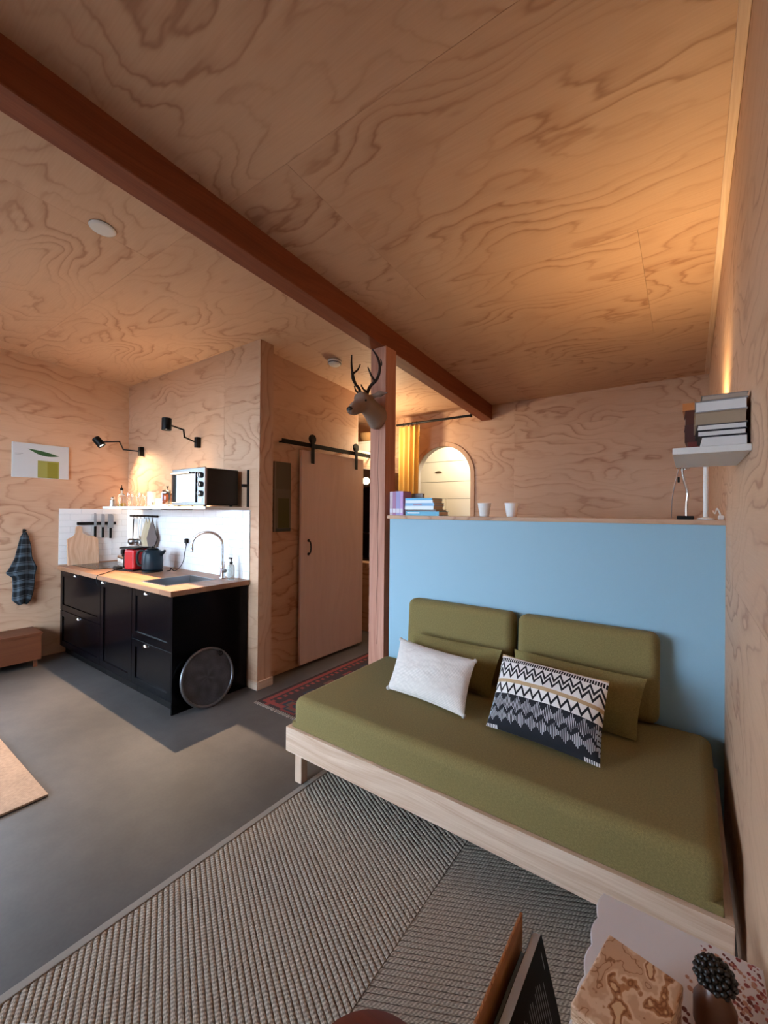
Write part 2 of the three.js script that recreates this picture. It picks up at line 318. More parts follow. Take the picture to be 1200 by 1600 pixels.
// a pillow between four corner points (top left, top right, bottom right, bottom left), its edges drawn in
function pillow(name, label, corners, thick, m, o = {}) {
  const [TL, TR, BR, BL] = corners.map((c) => V(...c)), n = o.n ?? 36, pos = [], uv = [], idx = [];
  const N = TR.clone().sub(TL).cross(BL.clone().sub(TL)).negate().normalize(), base = BL.clone().add(BR).multiplyScalar(0.5), fl = o.flange ?? 0;
  for (const side of [1, -1]) for (let j = 0; j <= n; j++) for (let i = 0; i <= n; i++) {
    let s = i / n * 2 - 1, t = j / n * 2 - 1;
    const in1 = o.draw ?? 0.035, S = s * (1 - in1 * (1 - t * t) * Math.abs(s)), T = t * (1 - in1 * 1.2 * (1 - s * s) * Math.abs(t));
    const a = (S + 1) / 2, b = (T + 1) / 2;
    const P = TL.clone().multiplyScalar((1 - a) * (1 - b)).addScaledVector(TR, a * (1 - b)).addScaledVector(BR, a * b).addScaledVector(BL, (1 - a) * b);
    const q = (x) => clamp((1 - Math.abs(x) - fl) / (1 - fl)), e = Math.pow(q(s) * (2 - q(s)), 0.55) * Math.pow(q(t) * (2 - q(t)), 0.55);
    const wr = 0.10 * perlin(s * 2.3 + 9, t * 2.3 + 5, 64, 64, o.seed ?? 1) + 0.05 * perlin(s * 6 + 9, t * 6 + 5, 64, 64, (o.seed ?? 1) + 1);
    P.addScaledVector(N, side * (0.5 * thick * e * (1 + wr) + 0.0015));
    if (P.y < (o.floor ?? -9)) P.y = o.floor;
    pos.push(P.x - base.x, P.y - base.y, P.z - base.z); uv.push(i / n, 1 - j / n);
  }
  const m1 = (n + 1) * (n + 1);
  for (let k = 0; k < 2; k++) for (let j = 0; j < n; j++) for (let i = 0; i < n; i++) { const a = k * m1 + j * (n + 1) + i, b = a + 1, c = a + n + 1, e = c + 1; k ? idx.push(a, b, c, b, e, c) : idx.push(a, c, b, b, c, e); }
  const edge = []; for (let i = 0; i < n; i++) edge.push([i, i + 1], [n * (n + 1) + i + 1, n * (n + 1) + i], [(i + 1) * (n + 1), i * (n + 1)], [i * (n + 1) + n, (i + 1) * (n + 1) + n]);
  for (const [a, b] of edge) idx.push(a, b, a + m1, b, b + m1, a + m1);
  const g = new THREE.BufferGeometry(); g.setAttribute('position', new THREE.Float32BufferAttribute(pos, 3)); g.setAttribute('uv', new THREE.Float32BufferAttribute(uv, 2)); g.setIndex(idx); g.computeVertexNormals();
  const t = thing(name, label, 'pillow', [base.x, base.y, base.z]); mesh('pillow_cover', g, m, t); return t;
}
const flangeMat = mat(0xa4945a, 0.95, { map: weaveTex.clone(), bumpMap: weaveTex.clone(), bumpScale: 0.001 });
flangeMat.map.repeat.set(3, 2); flangeMat.bumpMap.repeat.set(3, 2);
pillow('lumbar_pillow', 'flat olive flanged pillow behind the white pillow', [[-1.47, 0.715, -2.36], [-0.86, 0.715, -2.36], [-0.89, 0.475, -2.25], [-1.46, 0.475, -2.25]], 0.1, flangeMat, { flange: 0.07, seed: 4 });
pillow('lumbar_pillow', 'flat olive flanged pillow behind the zigzag pillow', [[-0.79, 0.735, -2.36], [-0.155, 0.72, -2.35], [-0.185, 0.475, -2.22], [-0.76, 0.475, -2.24]], 0.1, flangeMat, { flange: 0.07, seed: 8 });
const knitTex = dataTex(512, 512, (u, v) => {
  const r = Math.abs(Math.sin(v * Math.PI * 44)), q = Math.abs(Math.sin(u * Math.PI * 60 + Math.floor(v * 44) * 1.57)), n = perlin(u * 20, v * 20, 20, 20, 4) * 0.05;
  const k = clamp(0.84 + 0.10 * r + 0.03 * q + n * 0.5 - 0.05); return [k, k * 0.985, k * 0.97];
});
const knit = mat(0xfffaf6, 0.95, { map: knitTex, bumpMap: knitTex, bumpScale: 0.0025 });
{
  const w = pillow('knitted_pillow', 'white ribbed knitted pillow propped on the daybed', [[-1.475, 0.70, -2.24], [-0.94, 0.69, -2.18], [-0.905, 0.475, -1.955], [-1.415, 0.475, -2.01]], 0.13, knit, { seed: 3, draw: 0.05 });
  const b = V(-1.16, 0.475, -1.9825);
  [[-1.47, 0.695, -2.235], [-0.945, 0.685, -2.18], [-0.91, 0.479, -1.96], [-1.41, 0.479, -2.012]].forEach(([x, y, z]) => mesh('corner_tuft', new THREE.SphereGeometry(0.012, 10, 8), knit, w, [x - b.x, y - b.y, z - b.z]));
}
const zigTex = canvasTex(1024, 768, (c, w, h) => {
  const ink = '#17181d', cream = '#e9e4e0';
  c.fillStyle = cream; c.fillRect(0, 0, w, h);
  c.fillStyle = '#c8a877'; c.fillRect(0, 0, w, 22);
  c.fillStyle = ink; for (let x = 0; x < w; x += 22) c.fillRect(x, 44, 15, 46);
  const zig = (y, a, n, t, ph) => { c.strokeStyle = ink; c.lineWidth = t; c.lineJoin = 'miter'; c.beginPath(); for (let i = -1; i <= n * 2 + 1; i++) { const x = (i + ph) * w / (n * 2), yy = y + (i & 1 ? -a : a); i < 0 ? c.moveTo(x, yy) : c.lineTo(x, yy); } c.stroke(); };
  zig(150, 42, 12, 17, 0); zig(218, 42, 12, 17, 0);
  c.fillStyle = '#bfa079'; c.fillRect(0, 288, w, 38);
  zig(382, 42, 12, 18, 0.4);
  c.fillStyle = '#1a1b22'; c.fillRect(0, 440, w, h - 440);
  c.fillStyle = '#c9c7ca';
  const N = 72; for (let i = 0; i < N; i++) {
    const x = (i + 0.2) * w / N, k = i % 7, hh = [96, 56, 34, 22, 34, 56, 80][k];
    c.fillRect(x, 530 - hh, 5.5, 2 * hh * 0.86); const k2 = (i + 3) % 7, h2 = [84, 50, 30, 20, 30, 50, 70][k2]; c.fillRect(x, 645 - h2 * 0.8, 5.5, h2 * 1.5);
  }
  c.fillStyle = '#9fa6b3'; for (const s of [0, 1]) for (let k = 0; k < 5; k++) { const ww = 40 - k * 7; c.fillRect(s ? w - ww : 0, 490 + k * 44, ww, 30); }
  c.fillStyle = cream; for (let x = 0; x < 120; x += 18) { c.fillRect(x, 742, 10, 26); c.fillRect(w - x - 10, 742, 10, 26); }
});
pillow('patterned_pillow', 'black and white zigzag pillow with tan stripes', [[-0.80, 0.745, -2.21], [-0.285, 0.745, -2.14], [-0.285, 0.475, -1.90], [-0.785, 0.475, -1.945]], 0.15, mat(0xffffff, 0.95, { map: zigTex, bumpMap: weaveTex, bumpScale: 0.0008 }), { seed: 12, draw: 0.03 });

// ---------------------------------------------------------------- rugs
{ // flatwoven chevron rug: each rib a raised cord, slanting, mirrored at the centre seam
  const x0 = -1.703, x1 = 0.0, xm = -0.81, z0 = -2.0, z1 = 0.75;
  const cordTex = dataTex(256, 256, (u, v) => { const n = perlin(u * 40, v * 12, 40, 12, 3), k = clamp(0.76 + 0.2 * n + 0.12 * Math.sin(u * 6.2832 * 32 + v * 5)); return [k, k * 0.98, k * 0.95]; });
  const cord = mat(0xd4c8bc, 0.95, { map: cordTex, bumpMap: cordTex, bumpScale: 0.002 }), under = mat(0x8a7d72, 0.98, { map: cordTex });
  const r = thing('woven_rug', 'large grey-brown chevron ribbed rug in front of the daybed', 'rug', [xm, 0, -0.6]);
  mesh('backing', metreUV(span(x0 - xm + 0.01, x1 - xm, 0.0005, 0.0045, z0 + 0.6, z1 + 0.6)), under, r);
  const pos = [], uv = [], idx = [], tilt = 0.51, kc = 1 / Math.hypot(1, tilt), pitch = 0.0195 / kc, prof = [[-0.0082, 0.0045], [-0.006, 0.0068], [0, 0.0079], [0.006, 0.0068], [0.0082, 0.0045]];
  function ribs(a0, a1, dir) {                 // a0..a1 across x; dir: how z runs with x
    const W = a1 - a0;
    for (let c = z0 - W; c < z1 + W; c += pitch) {
      // line z = c + dir * (x - seam side), cut to z0..z1
      let xa = a0, xb = a1; const zf = (x) => c + dir * (x - a0);
      const xz = (z) => a0 + (z - c) / dir;
      const lo = Math.min(xz(z0), xz(z1)), hi = Math.max(xz(z0), xz(z1)); xa = Math.max(a0, lo); xb = Math.min(a1, hi); if (xb - xa < 0.01) continue;
      const b = pos.length / 3, k = kc;
      [[xa, zf(xa)], [xb, zf(xb)]].forEach(([x, z], e) => prof.forEach(([o, y], i) => { // cut square to the rug's border
        const shift = o / k; pos.push(x - xm, y, z + shift + 0.6); uv.push((x - a0) / k / 0.4, i / 4 + c * 3.7); }));
      for (let i = 0; i < 4; i++) { const p0 = b + i, p1 = b + i + 1, q0 = b + 5 + i, q1 = b + 6 + i; idx.push(p0, p1, q0, p1, q1, q0); }
    }
  }
  ribs(x0 + 0.035, xm - 0.002, tilt); const nL = idx.length; ribs(xm + 0.002, x1, -tilt);
  const g = new THREE.BufferGeometry(); g.setAttribute('position', new THREE.Float32BufferAttribute(pos, 3)); g.setAttribute('uv', new THREE.Float32BufferAttribute(uv, 2)); g.setIndex(idx); g.computeVertexNormals();
  const rb = mesh('cord_ribs', g, cord, r); rb.userData.kind = 'stuff';
  mesh('border', metreUV(span(x0 - xm, x0 - xm + 0.034, 0.0006, 0.0105, z0 + 0.6, z1 + 0.6, 0.004), 2), mat(0x8f857c, 0.95), r);
}
{ // beige flat rug at the left
  const t = dataTex(256, 256, (u, v) => { const a = (Math.floor(u * 64) + Math.floor(v * 64)) % 2 ? 0.06 : -0.06, n = perlin(u * 30, v * 30, 30, 30, 8) * 0.3 + perlin(u * 5, v * 5, 5, 5, 9) * 0.2; const k = clamp(0.80 + a * 0.4 + 0.2 * n); return [k, k * 0.95, k * 0.9]; });
  const r = thing('jute_rug', 'plain beige jute rug by the left-hand picture edge', 'rug', [-3.7, 0, 0.1]);
  mesh('pile', metreUV(span(-1.0, 1.0, 0.004, 0.016, -0.875, 0.9, 0.003)), mat(0xcdb4a2, 0.95, { map: sized(t, 0.5, 0.5), bumpMap: sized(t, 0.5, 0.5), bumpScale: 0.0015 }), r);
  mesh('backing', span(-0.995, 0.995, 0.0002, 0.0042, -0.87, 0.895), mat(0x2e2622, 0.9), r);
}
{ // kilim runner in the hall
  const t = canvasTex(256, 768, (c, w, h) => {
    c.fillStyle = '#3b2a2a'; c.fillRect(0, 0, w, h);
    c.strokeStyle = '#8e3b36'; c.lineWidth = 16; c.strokeRect(20, 20, w - 40, h - 40);
    for (let y = 0; y < h; y += 96) for (let k = 0; k < 6; k++) { c.fillStyle = ['#7d3431', '#2c3540', '#6a4a3f'][(k + y / 96) % 3 | 0]; const s = 44 - k * 8; if (s > 0) { c.fillRect(w / 2 - s * 1.3, y + 48 - s / 2, s * 2.6, s); c.fillRect(w / 2 - s * 0.7, y + 48 - s, s * 1.4, s * 2); } }
    c.fillStyle = '#8e3b36'; for (let y = 0; y < h; y += 24) { c.fillRect(36, y, 14, 12); c.fillRect(w - 50, y + 12, 14, 12); }
  });
  const r = thing('kilim_runner', 'red and charcoal patterned runner in the hall', 'rug', [-2.42, 0, -3.1]);
  const g = span(-0.33, 0.33, 0.0002, 0.0055, -0.98, 0.98), p = g.attributes.position, u = g.attributes.uv; for (let i = 0; i < p.count; i++) u.setXY(i, (p.getX(i) + 0.33) / 0.66, (p.getZ(i) + 0.98) / 1.96);
  mesh('weave', g, mat(0xffffff, 0.95, { map: t }), r);
  const fr = []; for (let i = 0; i < 34; i++) { const x = -0.325 + i * 0.0197; fr.push(bar([x, 0.003, 0.98], [x + rr(-0.006, 0.006), 0.0025, 1.005 + rr(0, 0.006)], 0.0045, 6)); }
  mesh('fringe', merge(...fr), mat(0xb9aea6, 0.95), r).userData.kind = 'stuff';
}

// ---------------------------------------------------------------- kitchen
const FZ = -1.6;                               // plane of the cabinet fronts
function cupPull(parent, x, y, z) {            // half-round steel pull
  const g = new THREE.SphereGeometry(0.026, 16, 8, 0, Math.PI * 2, 0, Math.PI / 2); g.scale(1, 0.85, 0.7);
  return mesh('handle', merge(g, at(bx(0.056, 0.004, 0.004, 0.001), 0, 0.0, 0.0)), chrome, parent, [x, y, z]);
}
function shaker(name, parent, x0, x1, y0, y1, pulls) {
  const f = 0.058, g = merge(span(x0, x1, y0, y1, FZ - 0.02, FZ - 0.009), span(x0, x0 + f, y0, y1, FZ - 0.009, FZ, 0.0018), span(x1 - f, x1, y0, y1, FZ - 0.009, FZ, 0.0018),
    span(x0 + f, x1 - f, y0, y0 + f, FZ - 0.0091, FZ - 0.0001, 0.0018), span(x0 + f, x1 - f, y1 - f, y1, FZ - 0.0091, FZ - 0.0001, 0.0018));
  const m = mesh(name, g, cabBlack, parent); if (pulls) cupPull(m, pulls[0], pulls[1], FZ + 0.0005); return m;
}
const units = [[-5.29, -4.302, 'black base cabinet under the hob', 'black shaker base cabinet below the hob', [[0.09, 0.455, [-4.8, 0.425]], [0.46, 0.865, [-4.886, 0.835]]], 'drawer_front'],
  [-4.298, -3.687, 'dishwasher', 'black full-height cabinet door between the drawer units', [[0.09, 0.865, [-4.24, 0.84]]], 'door_front'],
  [-3.683, -3.062, 'drawers', 'black two-drawer base cabinet under the sink', [[0.09, 0.455, [-3.44, 0.425]], [0.46, 0.865, [-3.44, 0.835]]], 'drawer_front']];
for (const [x0, x1, , label, fronts, part] of units) {
  const c = thing('base_cabinet', label, 'cabinet', [(x0 + x1) / 2, 0, -1.92], 0, 'black kitchen base cabinets'), o = (g) => g.translate(-(x0 + x1) / 2, 0, 1.92);
  for (const x of [x0, x1 - 0.018]) mesh('side_panel', o(span(x, x + 0.018, 0.09, 0.868, -2.244, FZ - 0.0205)), cabBlack, c);
  mesh('bottom_panel', o(span(x0 + 0.018, x1 - 0.018, 0.09, 0.108, -2.244, FZ - 0.0205)), cabBlack, c);
  mesh('back_panel', o(span(x0 + 0.018, x1 - 0.018, 0.108, 0.868, -2.244, -2.236)), cabBlack, c);
  mesh('plinth', o(span(x0, x1, 0.0003, 0.0895, -2.2, FZ - 0.05)), black, c);
  for (const [y0, y1, pl] of fronts) { const m = shaker(part, c, x0 + 0.0015, x1 - 0.0015, y0, y1, pl); m.position.set(-(x0 + x1) / 2, 0, 1.92); }
}
{
  const c = thing('cover_panel', 'plain black end panel of the kitchen run', 'panel', [-3.0605, 0.0003, -1.92]);
  mesh('board', span(0, 0.0155, 0, 0.868, -0.324, 0.32, 0.001), cabBlack, c);
  const w = thing('countertop', 'beech worktop along the black kitchen cabinets', 'countertop', [-4.2, 0.8695, -1.9]);
  const s = new THREE.Shape(); const R = (p, x0, x1, y0, y1) => { p.moveTo(x0, y0); p.lineTo(x1, y0); p.lineTo(x1, y1); p.lineTo(x0, y1); p.lineTo(x0, y0); };
  R(s, -5.31 + 4.2, -3.03 + 4.2, 1.58 - 1.9, 2.246 - 1.9); const h = new THREE.Path(); R(h, -3.665 + 4.2, -3.275 + 4.2, 1.665 - 1.9, 2.085 - 1.9); s.holes.push(h);
  mesh('slab', metreUV(new THREE.ExtrudeGeometry(s, { depth: 0.036, bevelEnabled: true, bevelSize: 0.002, bevelThickness: 0.002, bevelSegments: 1 }).rotateX(-Math.PI / 2).translate(0, 0.002, 0), 0), beechMat, w);
  const k = thing('kitchen_sink', 'square steel sink let into the beech worktop', 'sink', [-3.47, 0.9095, -1.875]), a = 0.19, b = 0.205;
  mesh('basin', merge(span(-a, a, -0.165, -0.161, -b, b), span(-a, -a + 0.003, -0.161, 0, -b, b), span(a - 0.003, a, -0.161, 0, -b, b), span(-a + 0.003, a - 0.003, -0.161, 0, -b, -b + 0.003), span(-a + 0.003, a - 0.003, -0.161, 0, b - 0.003, b)), steel, k);
  mesh('rim', merge(span(-a - 0.012, a + 0.012, 0.0005, 0.0025, b - 0.002, b + 0.012), span(-a - 0.012, a + 0.012, 0.0005, 0.0025, -b - 0.012, -b + 0.002), span(-a - 0.012, -a + 0.002, 0.0005, 0.0025, -b + 0.002, b - 0.002), span(a - 0.002, a + 0.012, 0.0005, 0.0025, -b + 0.002, b - 0.002)), steel, k);
  mesh('drain', lathe([[0, 0], [0.038, 0], [0.042, 0.003], [0.045, 0]]), chrome, k, [0.04, -0.1608, 0]);
}
const CT = 0.9095;                             // worktop height
{
  const t = thing('kitchen_faucet', 'chrome swan-neck faucet behind the sink', 'faucet', [-3.29, CT, -2.165]);
  mesh('body', lathe([[0, 0], [0.026, 0], [0.026, 0.006], [0.021, 0.012], [0.021, 0.1], [0.018, 0.112], [0, 0.112]]), chrome, t);
  const dx = -0.19, dz = 0.17, arc = [[0, 0.1, 0], [0, 0.2, 0], [0, 0.28, 0]];
  for (let i = 1; i <= 10; i++) { const a = Math.PI * i / 10 * 0.97, f = (1 - Math.cos(a)) / 2; arc.push([dx * f, 0.29 + 0.11 * Math.sin(a), dz * f]); }
  arc.push([dx * 1.0, 0.25, dz]);
  mesh('spout', tube(arc, 0.0115, 60, 12), chrome, t);
  mesh('nozzle', lathe([[0, 0], [0.0125, 0], [0.0135, 0.004], [0.0135, 0.03], [0, 0.03]]), chrome, t, [dx, 0.232, dz]);
  mesh('mixer_knob', merge(bar([0, 0.07, 0], [0.055, 0.07, 0.01], 0.017), bar([0.048, 0.08, 0.01], [0.05, 0.15, 0.01], 0.005)), chrome, t);
  const s = thing('soap_bottle', 'clear soap bottle with black pump beside the faucet', 'bottle', [-3.165, CT, -2.165]);
  mesh('bottle', lathe([[0, 0], [0.027, 0], [0.029, 0.003], [0.029, 0.11], [0.024, 0.124], [0.012, 0.13], [0.012, 0.136], [0, 0.136]]), mat(0xeaf2f0, 0.05, { transmission: 0.9, thickness: 0.03, ior: 1.35 }), s);
  const p = mesh('pump', merge(at(cyl(0.013, 0.013, 0.016), 0, 0.144, 0), at(cyl(0.004, 0.004, 0.03), 0, 0.166, 0), at(bx(0.042, 0.012, 0.016, 0.004), -0.01, 0.182, 0)), black, s);
}
{
  const h = thing('induction_hob', 'black glass hob set in the worktop', 'hob', [-4.97, CT + 0.0003, -1.9]);
  mesh('glass_plate', bx(0.56, 0.005, 0.42, 0.0022).translate(0, 0.0025, 0), mat(0x101113, 0.08), h);
  for (const [x, z] of [[-0.14, -0.1], [0.14, -0.1], [-0.14, 0.1], [0.14, 0.1]]) mesh('cooking_zone', new THREE.TorusGeometry(0.075, 0.0012, 4, 40).rotateX(Math.PI / 2), mat(0x55585c, 0.4), h, [x, 0.0048, z]);
}
{ // chopping board leaning on the tiled left wall
  const s = new THREE.Shape(); s.moveTo(-0.14, 0); s.lineTo(0.14, 0); s.lineTo(0.14, 0.255); s.quadraticCurveTo(0.13, 0.29, 0.06, 0.295); s.quadraticCurveTo(0.0, 0.31, -0.005, 0.34); s.lineTo(-0.01, 0.395); s.quadraticCurveTo(-0.035, 0.415, -0.06, 0.395); s.lineTo(-0.063, 0.34); s.quadraticCurveTo(-0.07, 0.3, -0.12, 0.28); s.quadraticCurveTo(-0.14, 0.275, -0.14, 0.255); s.lineTo(-0.14, 0);
  const hole = new THREE.Path(); hole.absarc(-0.035, 0.375, 0.009, 0, 6.2832, false); s.holes.push(hole);
  const b = thing('chopping_board', 'pale wooden paddle chopping board leaning on the white tiles', 'board', [-5.255, CT, -1.79], Math.PI / 2);
  mesh('board', metreUV(new THREE.ExtrudeGeometry(s, { depth: 0.016, bevelEnabled: true, bevelSize: 0.003, bevelThickness: 0.003, bevelSegments: 2 }).translate(0, 0.004, 0), 1), mat(0xf8e8da, 0.6, { map: sized(pineTex, 0.8, 0.3) }), b, [0, 0, 0], [-0.1, 0, 0]);
  const k = thing('knife_rack', 'black magnetic knife bar on the tiled left wall', 'knife rack', [XL + 0.0098, 1.345, -1.934]);
  mesh('magnet_bar', bx(0.02, 0.034, 0.38, 0.006).translate(0.0102, 0, 0), black, k);
  [[-1.912, 0.15, 0.012, 'small kitchen knife nearest the chopping board'], [-1.987, 0.15, 0.017, 'middle kitchen knife on the magnetic bar'], [-2.065, 0.16, 0.028, 'broad-bladed kitchen knife nearest the wall corner']].forEach(([z, L, w, label], i) => {
    const n = thing('kitchen_knife', label, 'knife', [XL + 0.0325, 1.31 - i * 0.01, z], 0, 'knives on the magnetic bar');
    const q = new THREE.Shape(); q.moveTo(-w, 0); q.lineTo(w, 0); q.lineTo(w, L * 0.8); q.quadraticCurveTo(w, L, -w * 0.2, L); q.lineTo(-w, L);
    mesh('blade', new THREE.ExtrudeGeometry(q, { depth: 0.002, bevelEnabled: false }).rotateY(Math.PI / 2).translate(-0.001, 0, 0), steel, n);
    mesh('handle', merge(at(bx(0.016, 0.115, 0.026, 0.008, 3), 0, -0.058, 0), at(bx(0.018, 0.014, 0.022, 0.004), 0, -0.004, 0)), black, n);
  });
}
for (const [x, lab] of [[-5.22, 'copper-lidded spice jar nearest the hob corner'], [-5.14, 'middle copper-lidded spice jar behind the hob'], [-5.06, 'copper-lidded spice jar nearest the coffee machine']]) {
  const j = thing('spice_jar', lab, 'jar', [x, CT, -2.13 + (x + 5.14) * 0.2], 0, 'copper-lidded spice jars');
  mesh('jar_body', lathe([[0, 0], [0.03, 0], [0.032, 0.004], [0.032, 0.045], [0, 0.045]]), mat(0xe8e2da, 0.3), j);
  mesh('lid', lathe([[0, 0.0455], [0.034, 0.0455], [0.034, 0.07], [0.03, 0.073], [0, 0.073]]), mat(0xb98a6c, 0.3, { metalness: 0.7 }), j);
}
{
  const c = thing('coffee_machine', 'bright red capsule coffee machine with black top', 'coffee machine', [-4.42, CT, -1.95], 0.35);
  mesh('body', bx(0.13, 0.2, 0.2, 0.025, 4).translate(0.02, 0.108, 0), mat(0xb0101a, 0.25, { clearcoat: 0.6 }), c);
  mesh('base', bx(0.17, 0.012, 0.22, 0.005).translate(0, 0.006, 0.01), black, c);
  mesh('top_plate', merge(at(bx(0.19, 0.014, 0.2, 0.006), -0.005, 0.217, 0), at(bx(0.05, 0.012, 0.1, 0.005), -0.07, 0.222, 0.03)), black, c);
  mesh('water_tank', bx(0.055, 0.17, 0.12, 0.02, 3).translate(-0.075, 0.1, 0), mat(0x14181c, 0.15), c);
  mesh('coffee_spout', merge(at(bx(0.03, 0.05, 0.04, 0.01), -0.075, 0.18, 0.075), at(cyl(0.008, 0.006, 0.03), -0.075, 0.145, 0.08)), black, c);
  const k = thing('electric_kettle', 'dark blue electric kettle with loop handle', 'kettle', [-4.165, CT, -1.99], 0.3), navy = mat(0x10242f, 0.35, { specularIntensity: 0.5 });
  mesh('base', lathe([[0, 0], [0.088, 0], [0.09, 0.004], [0.088, 0.016], [0, 0.016]]), black, k);
  mesh('body', lathe([[0, 0.017], [0.082, 0.017], [0.09, 0.03], [0.092, 0.1], [0.088, 0.17], [0.072, 0.2], [0.05, 0.212], [0, 0.215]], 40), navy, k);
  mesh('lid', merge(lathe([[0, 0.2135], [0.05, 0.2135], [0.052, 0.22], [0.04, 0.226], [0, 0.227]]), at(new THREE.SphereGeometry(0.012, 12, 8), 0, 0.232, 0)), black, k);
  mesh('handle', taper([[-0.075, 0.195, 0.02], [-0.12, 0.195, 0.035], [-0.142, 0.16, 0.042], [-0.14, 0.09, 0.042], [-0.122, 0.055, 0.035], [-0.085, 0.06, 0.02]], [0.012, 0.013, 0.012, 0.011, 0.01]), black, k);
  mesh('pour_lip', taper([[0.075, 0.17, -0.02], [0.105, 0.19, -0.03], [0.118, 0.205, -0.034]], [0.03, 0.018, 0.01]), navy, k);
}
{ // power leads
  const a = thing('power_adapter', 'small black power adapter on the worktop by the hob', 'adapter', [-4.52, CT, -1.83]);
  mesh('case', bx(0.09, 0.036, 0.06, 0.012, 3).translate(0, 0.018, 0), black, a);
  mesh('lead', tube([[0.04, 0.012, 0.03], [0.12, 0.004, 0.13], [0.2, 0.004, 0.2], [0.235, 0.004, 0.245], [0.246, -0.006, 0.268], [0.248, -0.06, 0.27], [0.247, -0.085, 0.258]], 0.0038, 50, 6), black, a);
  const k = thing('kettle_lead', 'black kettle lead plugged into the tiled wall', 'cord', [-3.99, 1.198, KZ + 0.0105]);
  mesh('plug', merge(at(bx(0.036, 0.05, 0.03, 0.01, 3), 0, 0, 0.02), at(cyl(0.008, 0.005, 0.03, 10), 0, -0.035, 0.02)), black, k);
  mesh('cable', tube([[0, -0.045, 0.02], [-0.01, -0.12, 0.03], [0.0, -0.2, 0.05], [-0.005, -0.26, 0.09], [-0.03, -0.284, 0.12], [-0.08, -0.262, 0.13], [-0.075, -0.28, 0.135], [-0.07, -0.284, 0.15], [-0.075, -0.284, 0.17]], 0.004, 70, 6), black, k);
  const s = thing('wall_socket', 'white double socket box in the tiled corner', 'socket', [-5.06, 1.09, KZ + 0.0098]);
  mesh('plate', bx(0.16, 0.082, 0.03, 0.006).translate(0, 0, 0.0152), whiteGloss, s);
  for (const x of [-0.04, 0.04]) mesh('outlet', lathe([[0, 0], [0.02, 0], [0.024, 0.003]], 20).rotateX(Math.PI / 2), white, s, [x, 0, 0.0306]);
}
{ // rail with utensils and pot holders
  const r = thing('utensil_rail', 'black utensil rail on the tiled kitchen wall', 'rail', [-4.865, 1.43, KZ + 0.0098]);
  mesh('bar', merge(bar([-0.31, 0, 0.025], [0.31, 0, 0.025], 0.011), bar([-0.27, 0, 0], [-0.27, 0, 0.025], 0.007), bar([0.27, 0, 0], [0.27, 0, 0.025], 0.007)), black, r);
  for (let i = 0; i < 6; i++) mesh('hook', tube([[-0.2 + i * 0.085, 0.012, 0.034], [-0.2 + i * 0.085, -0.01, 0.04], [-0.2 + i * 0.085, -0.03, 0.036]], 0.0025, 10, 6), black, r);
  const z = KZ + 0.05;
  const l = thing('soup_ladle', 'black-handled soup ladle hanging from the rail', 'ladle', [-5.06, 1.4, z]);
  mesh('handle', taper([[0, 0, 0], [-0.004, -0.1, 0.002], [0.0, -0.2, 0.006], [0.03, -0.255, 0.02]], [0.005, 0.006, 0.005, 0.004]), black, l);
  mesh('bowl', new THREE.SphereGeometry(0.05, 20, 10, 0, 6.2832, 1.2, 1.95).rotateZ(-0.2), steel, l, [0.05, -0.25, 0.03]);
  const s = thing('slotted_spoon', 'steel slotted spoon hanging beside the ladle', 'spoon', [-4.945, 1.4, z]);
  mesh('handle', taper([[0, 0, 0], [0.002, -0.12, 0.003], [0.006, -0.22, 0.003]], [0.006, 0.006, 0.004]), steel, s);
  mesh('spoon_bowl', new THREE.SphereGeometry(0.036, 18, 10).scale(1, 1.35, 0.22), steel, s, [0.008, -0.262, 0.004]);
  const t = thing('spatula', 'steel spatula hanging beside the pot holders', 'spatula', [-4.885, 1.4, z]);
  mesh('handle', taper([[0, 0, 0], [0, -0.1, 0.002], [-0.002, -0.19, 0.002]], [0.006, 0.006, 0.004]), steel, t);
  mesh('blade', bx(0.07, 0.1, 0.002, 0.0009).translate(-0.002, -0.24, 0.002), steel, t);
  [[-4.79, 0xc7b699, 'beige quilted pot holder nearest the spatula', 0.0], [-4.70, 0xc0ad8e, 'beige quilted pot holder in the middle of three', 0.012], [-4.605, 0x6a5d5a, 'dark taupe pot holder farthest along the rail', 0.024]].forEach(([x, c, label, dz]) => {
    const h = thing('pot_holder', label, 'pot holder', [x, 1.395, z - 0.014 + dz], 0.25, 'pot holders on the rail'), q = new THREE.Shape();
    [[0, 0], [0.055, -0.14], [0.075, -0.19], [0.03, -0.29], [-0.05, -0.3], [-0.075, -0.2], [-0.04, -0.1]].forEach(([a, b], i) => i ? q.lineTo(a, b) : q.moveTo(a, b));
    mesh('quilted_cloth', metreUV(new THREE.ExtrudeGeometry(q, { depth: 0.006, bevelEnabled: true, bevelSize: 0.003, bevelThickness: 0.002, bevelSegments: 2 })), mat(c, 0.95, { bumpMap: sized(weaveTex, 0.1, 0.1), bumpScale: 0.001 }), h);
    mesh('edge_binding', tube([[0.055, -0.14, 0.009], [0.076, -0.19, 0.009], [0.03, -0.29, 0.009]], 0.0035, 12, 6), mat(0x3a342e, 0.9), h);
    mesh('hanging_loop', new THREE.TorusGeometry(0.009, 0.0018, 6, 16), black, h, [0, 0.008, 0.003]);
  });
}
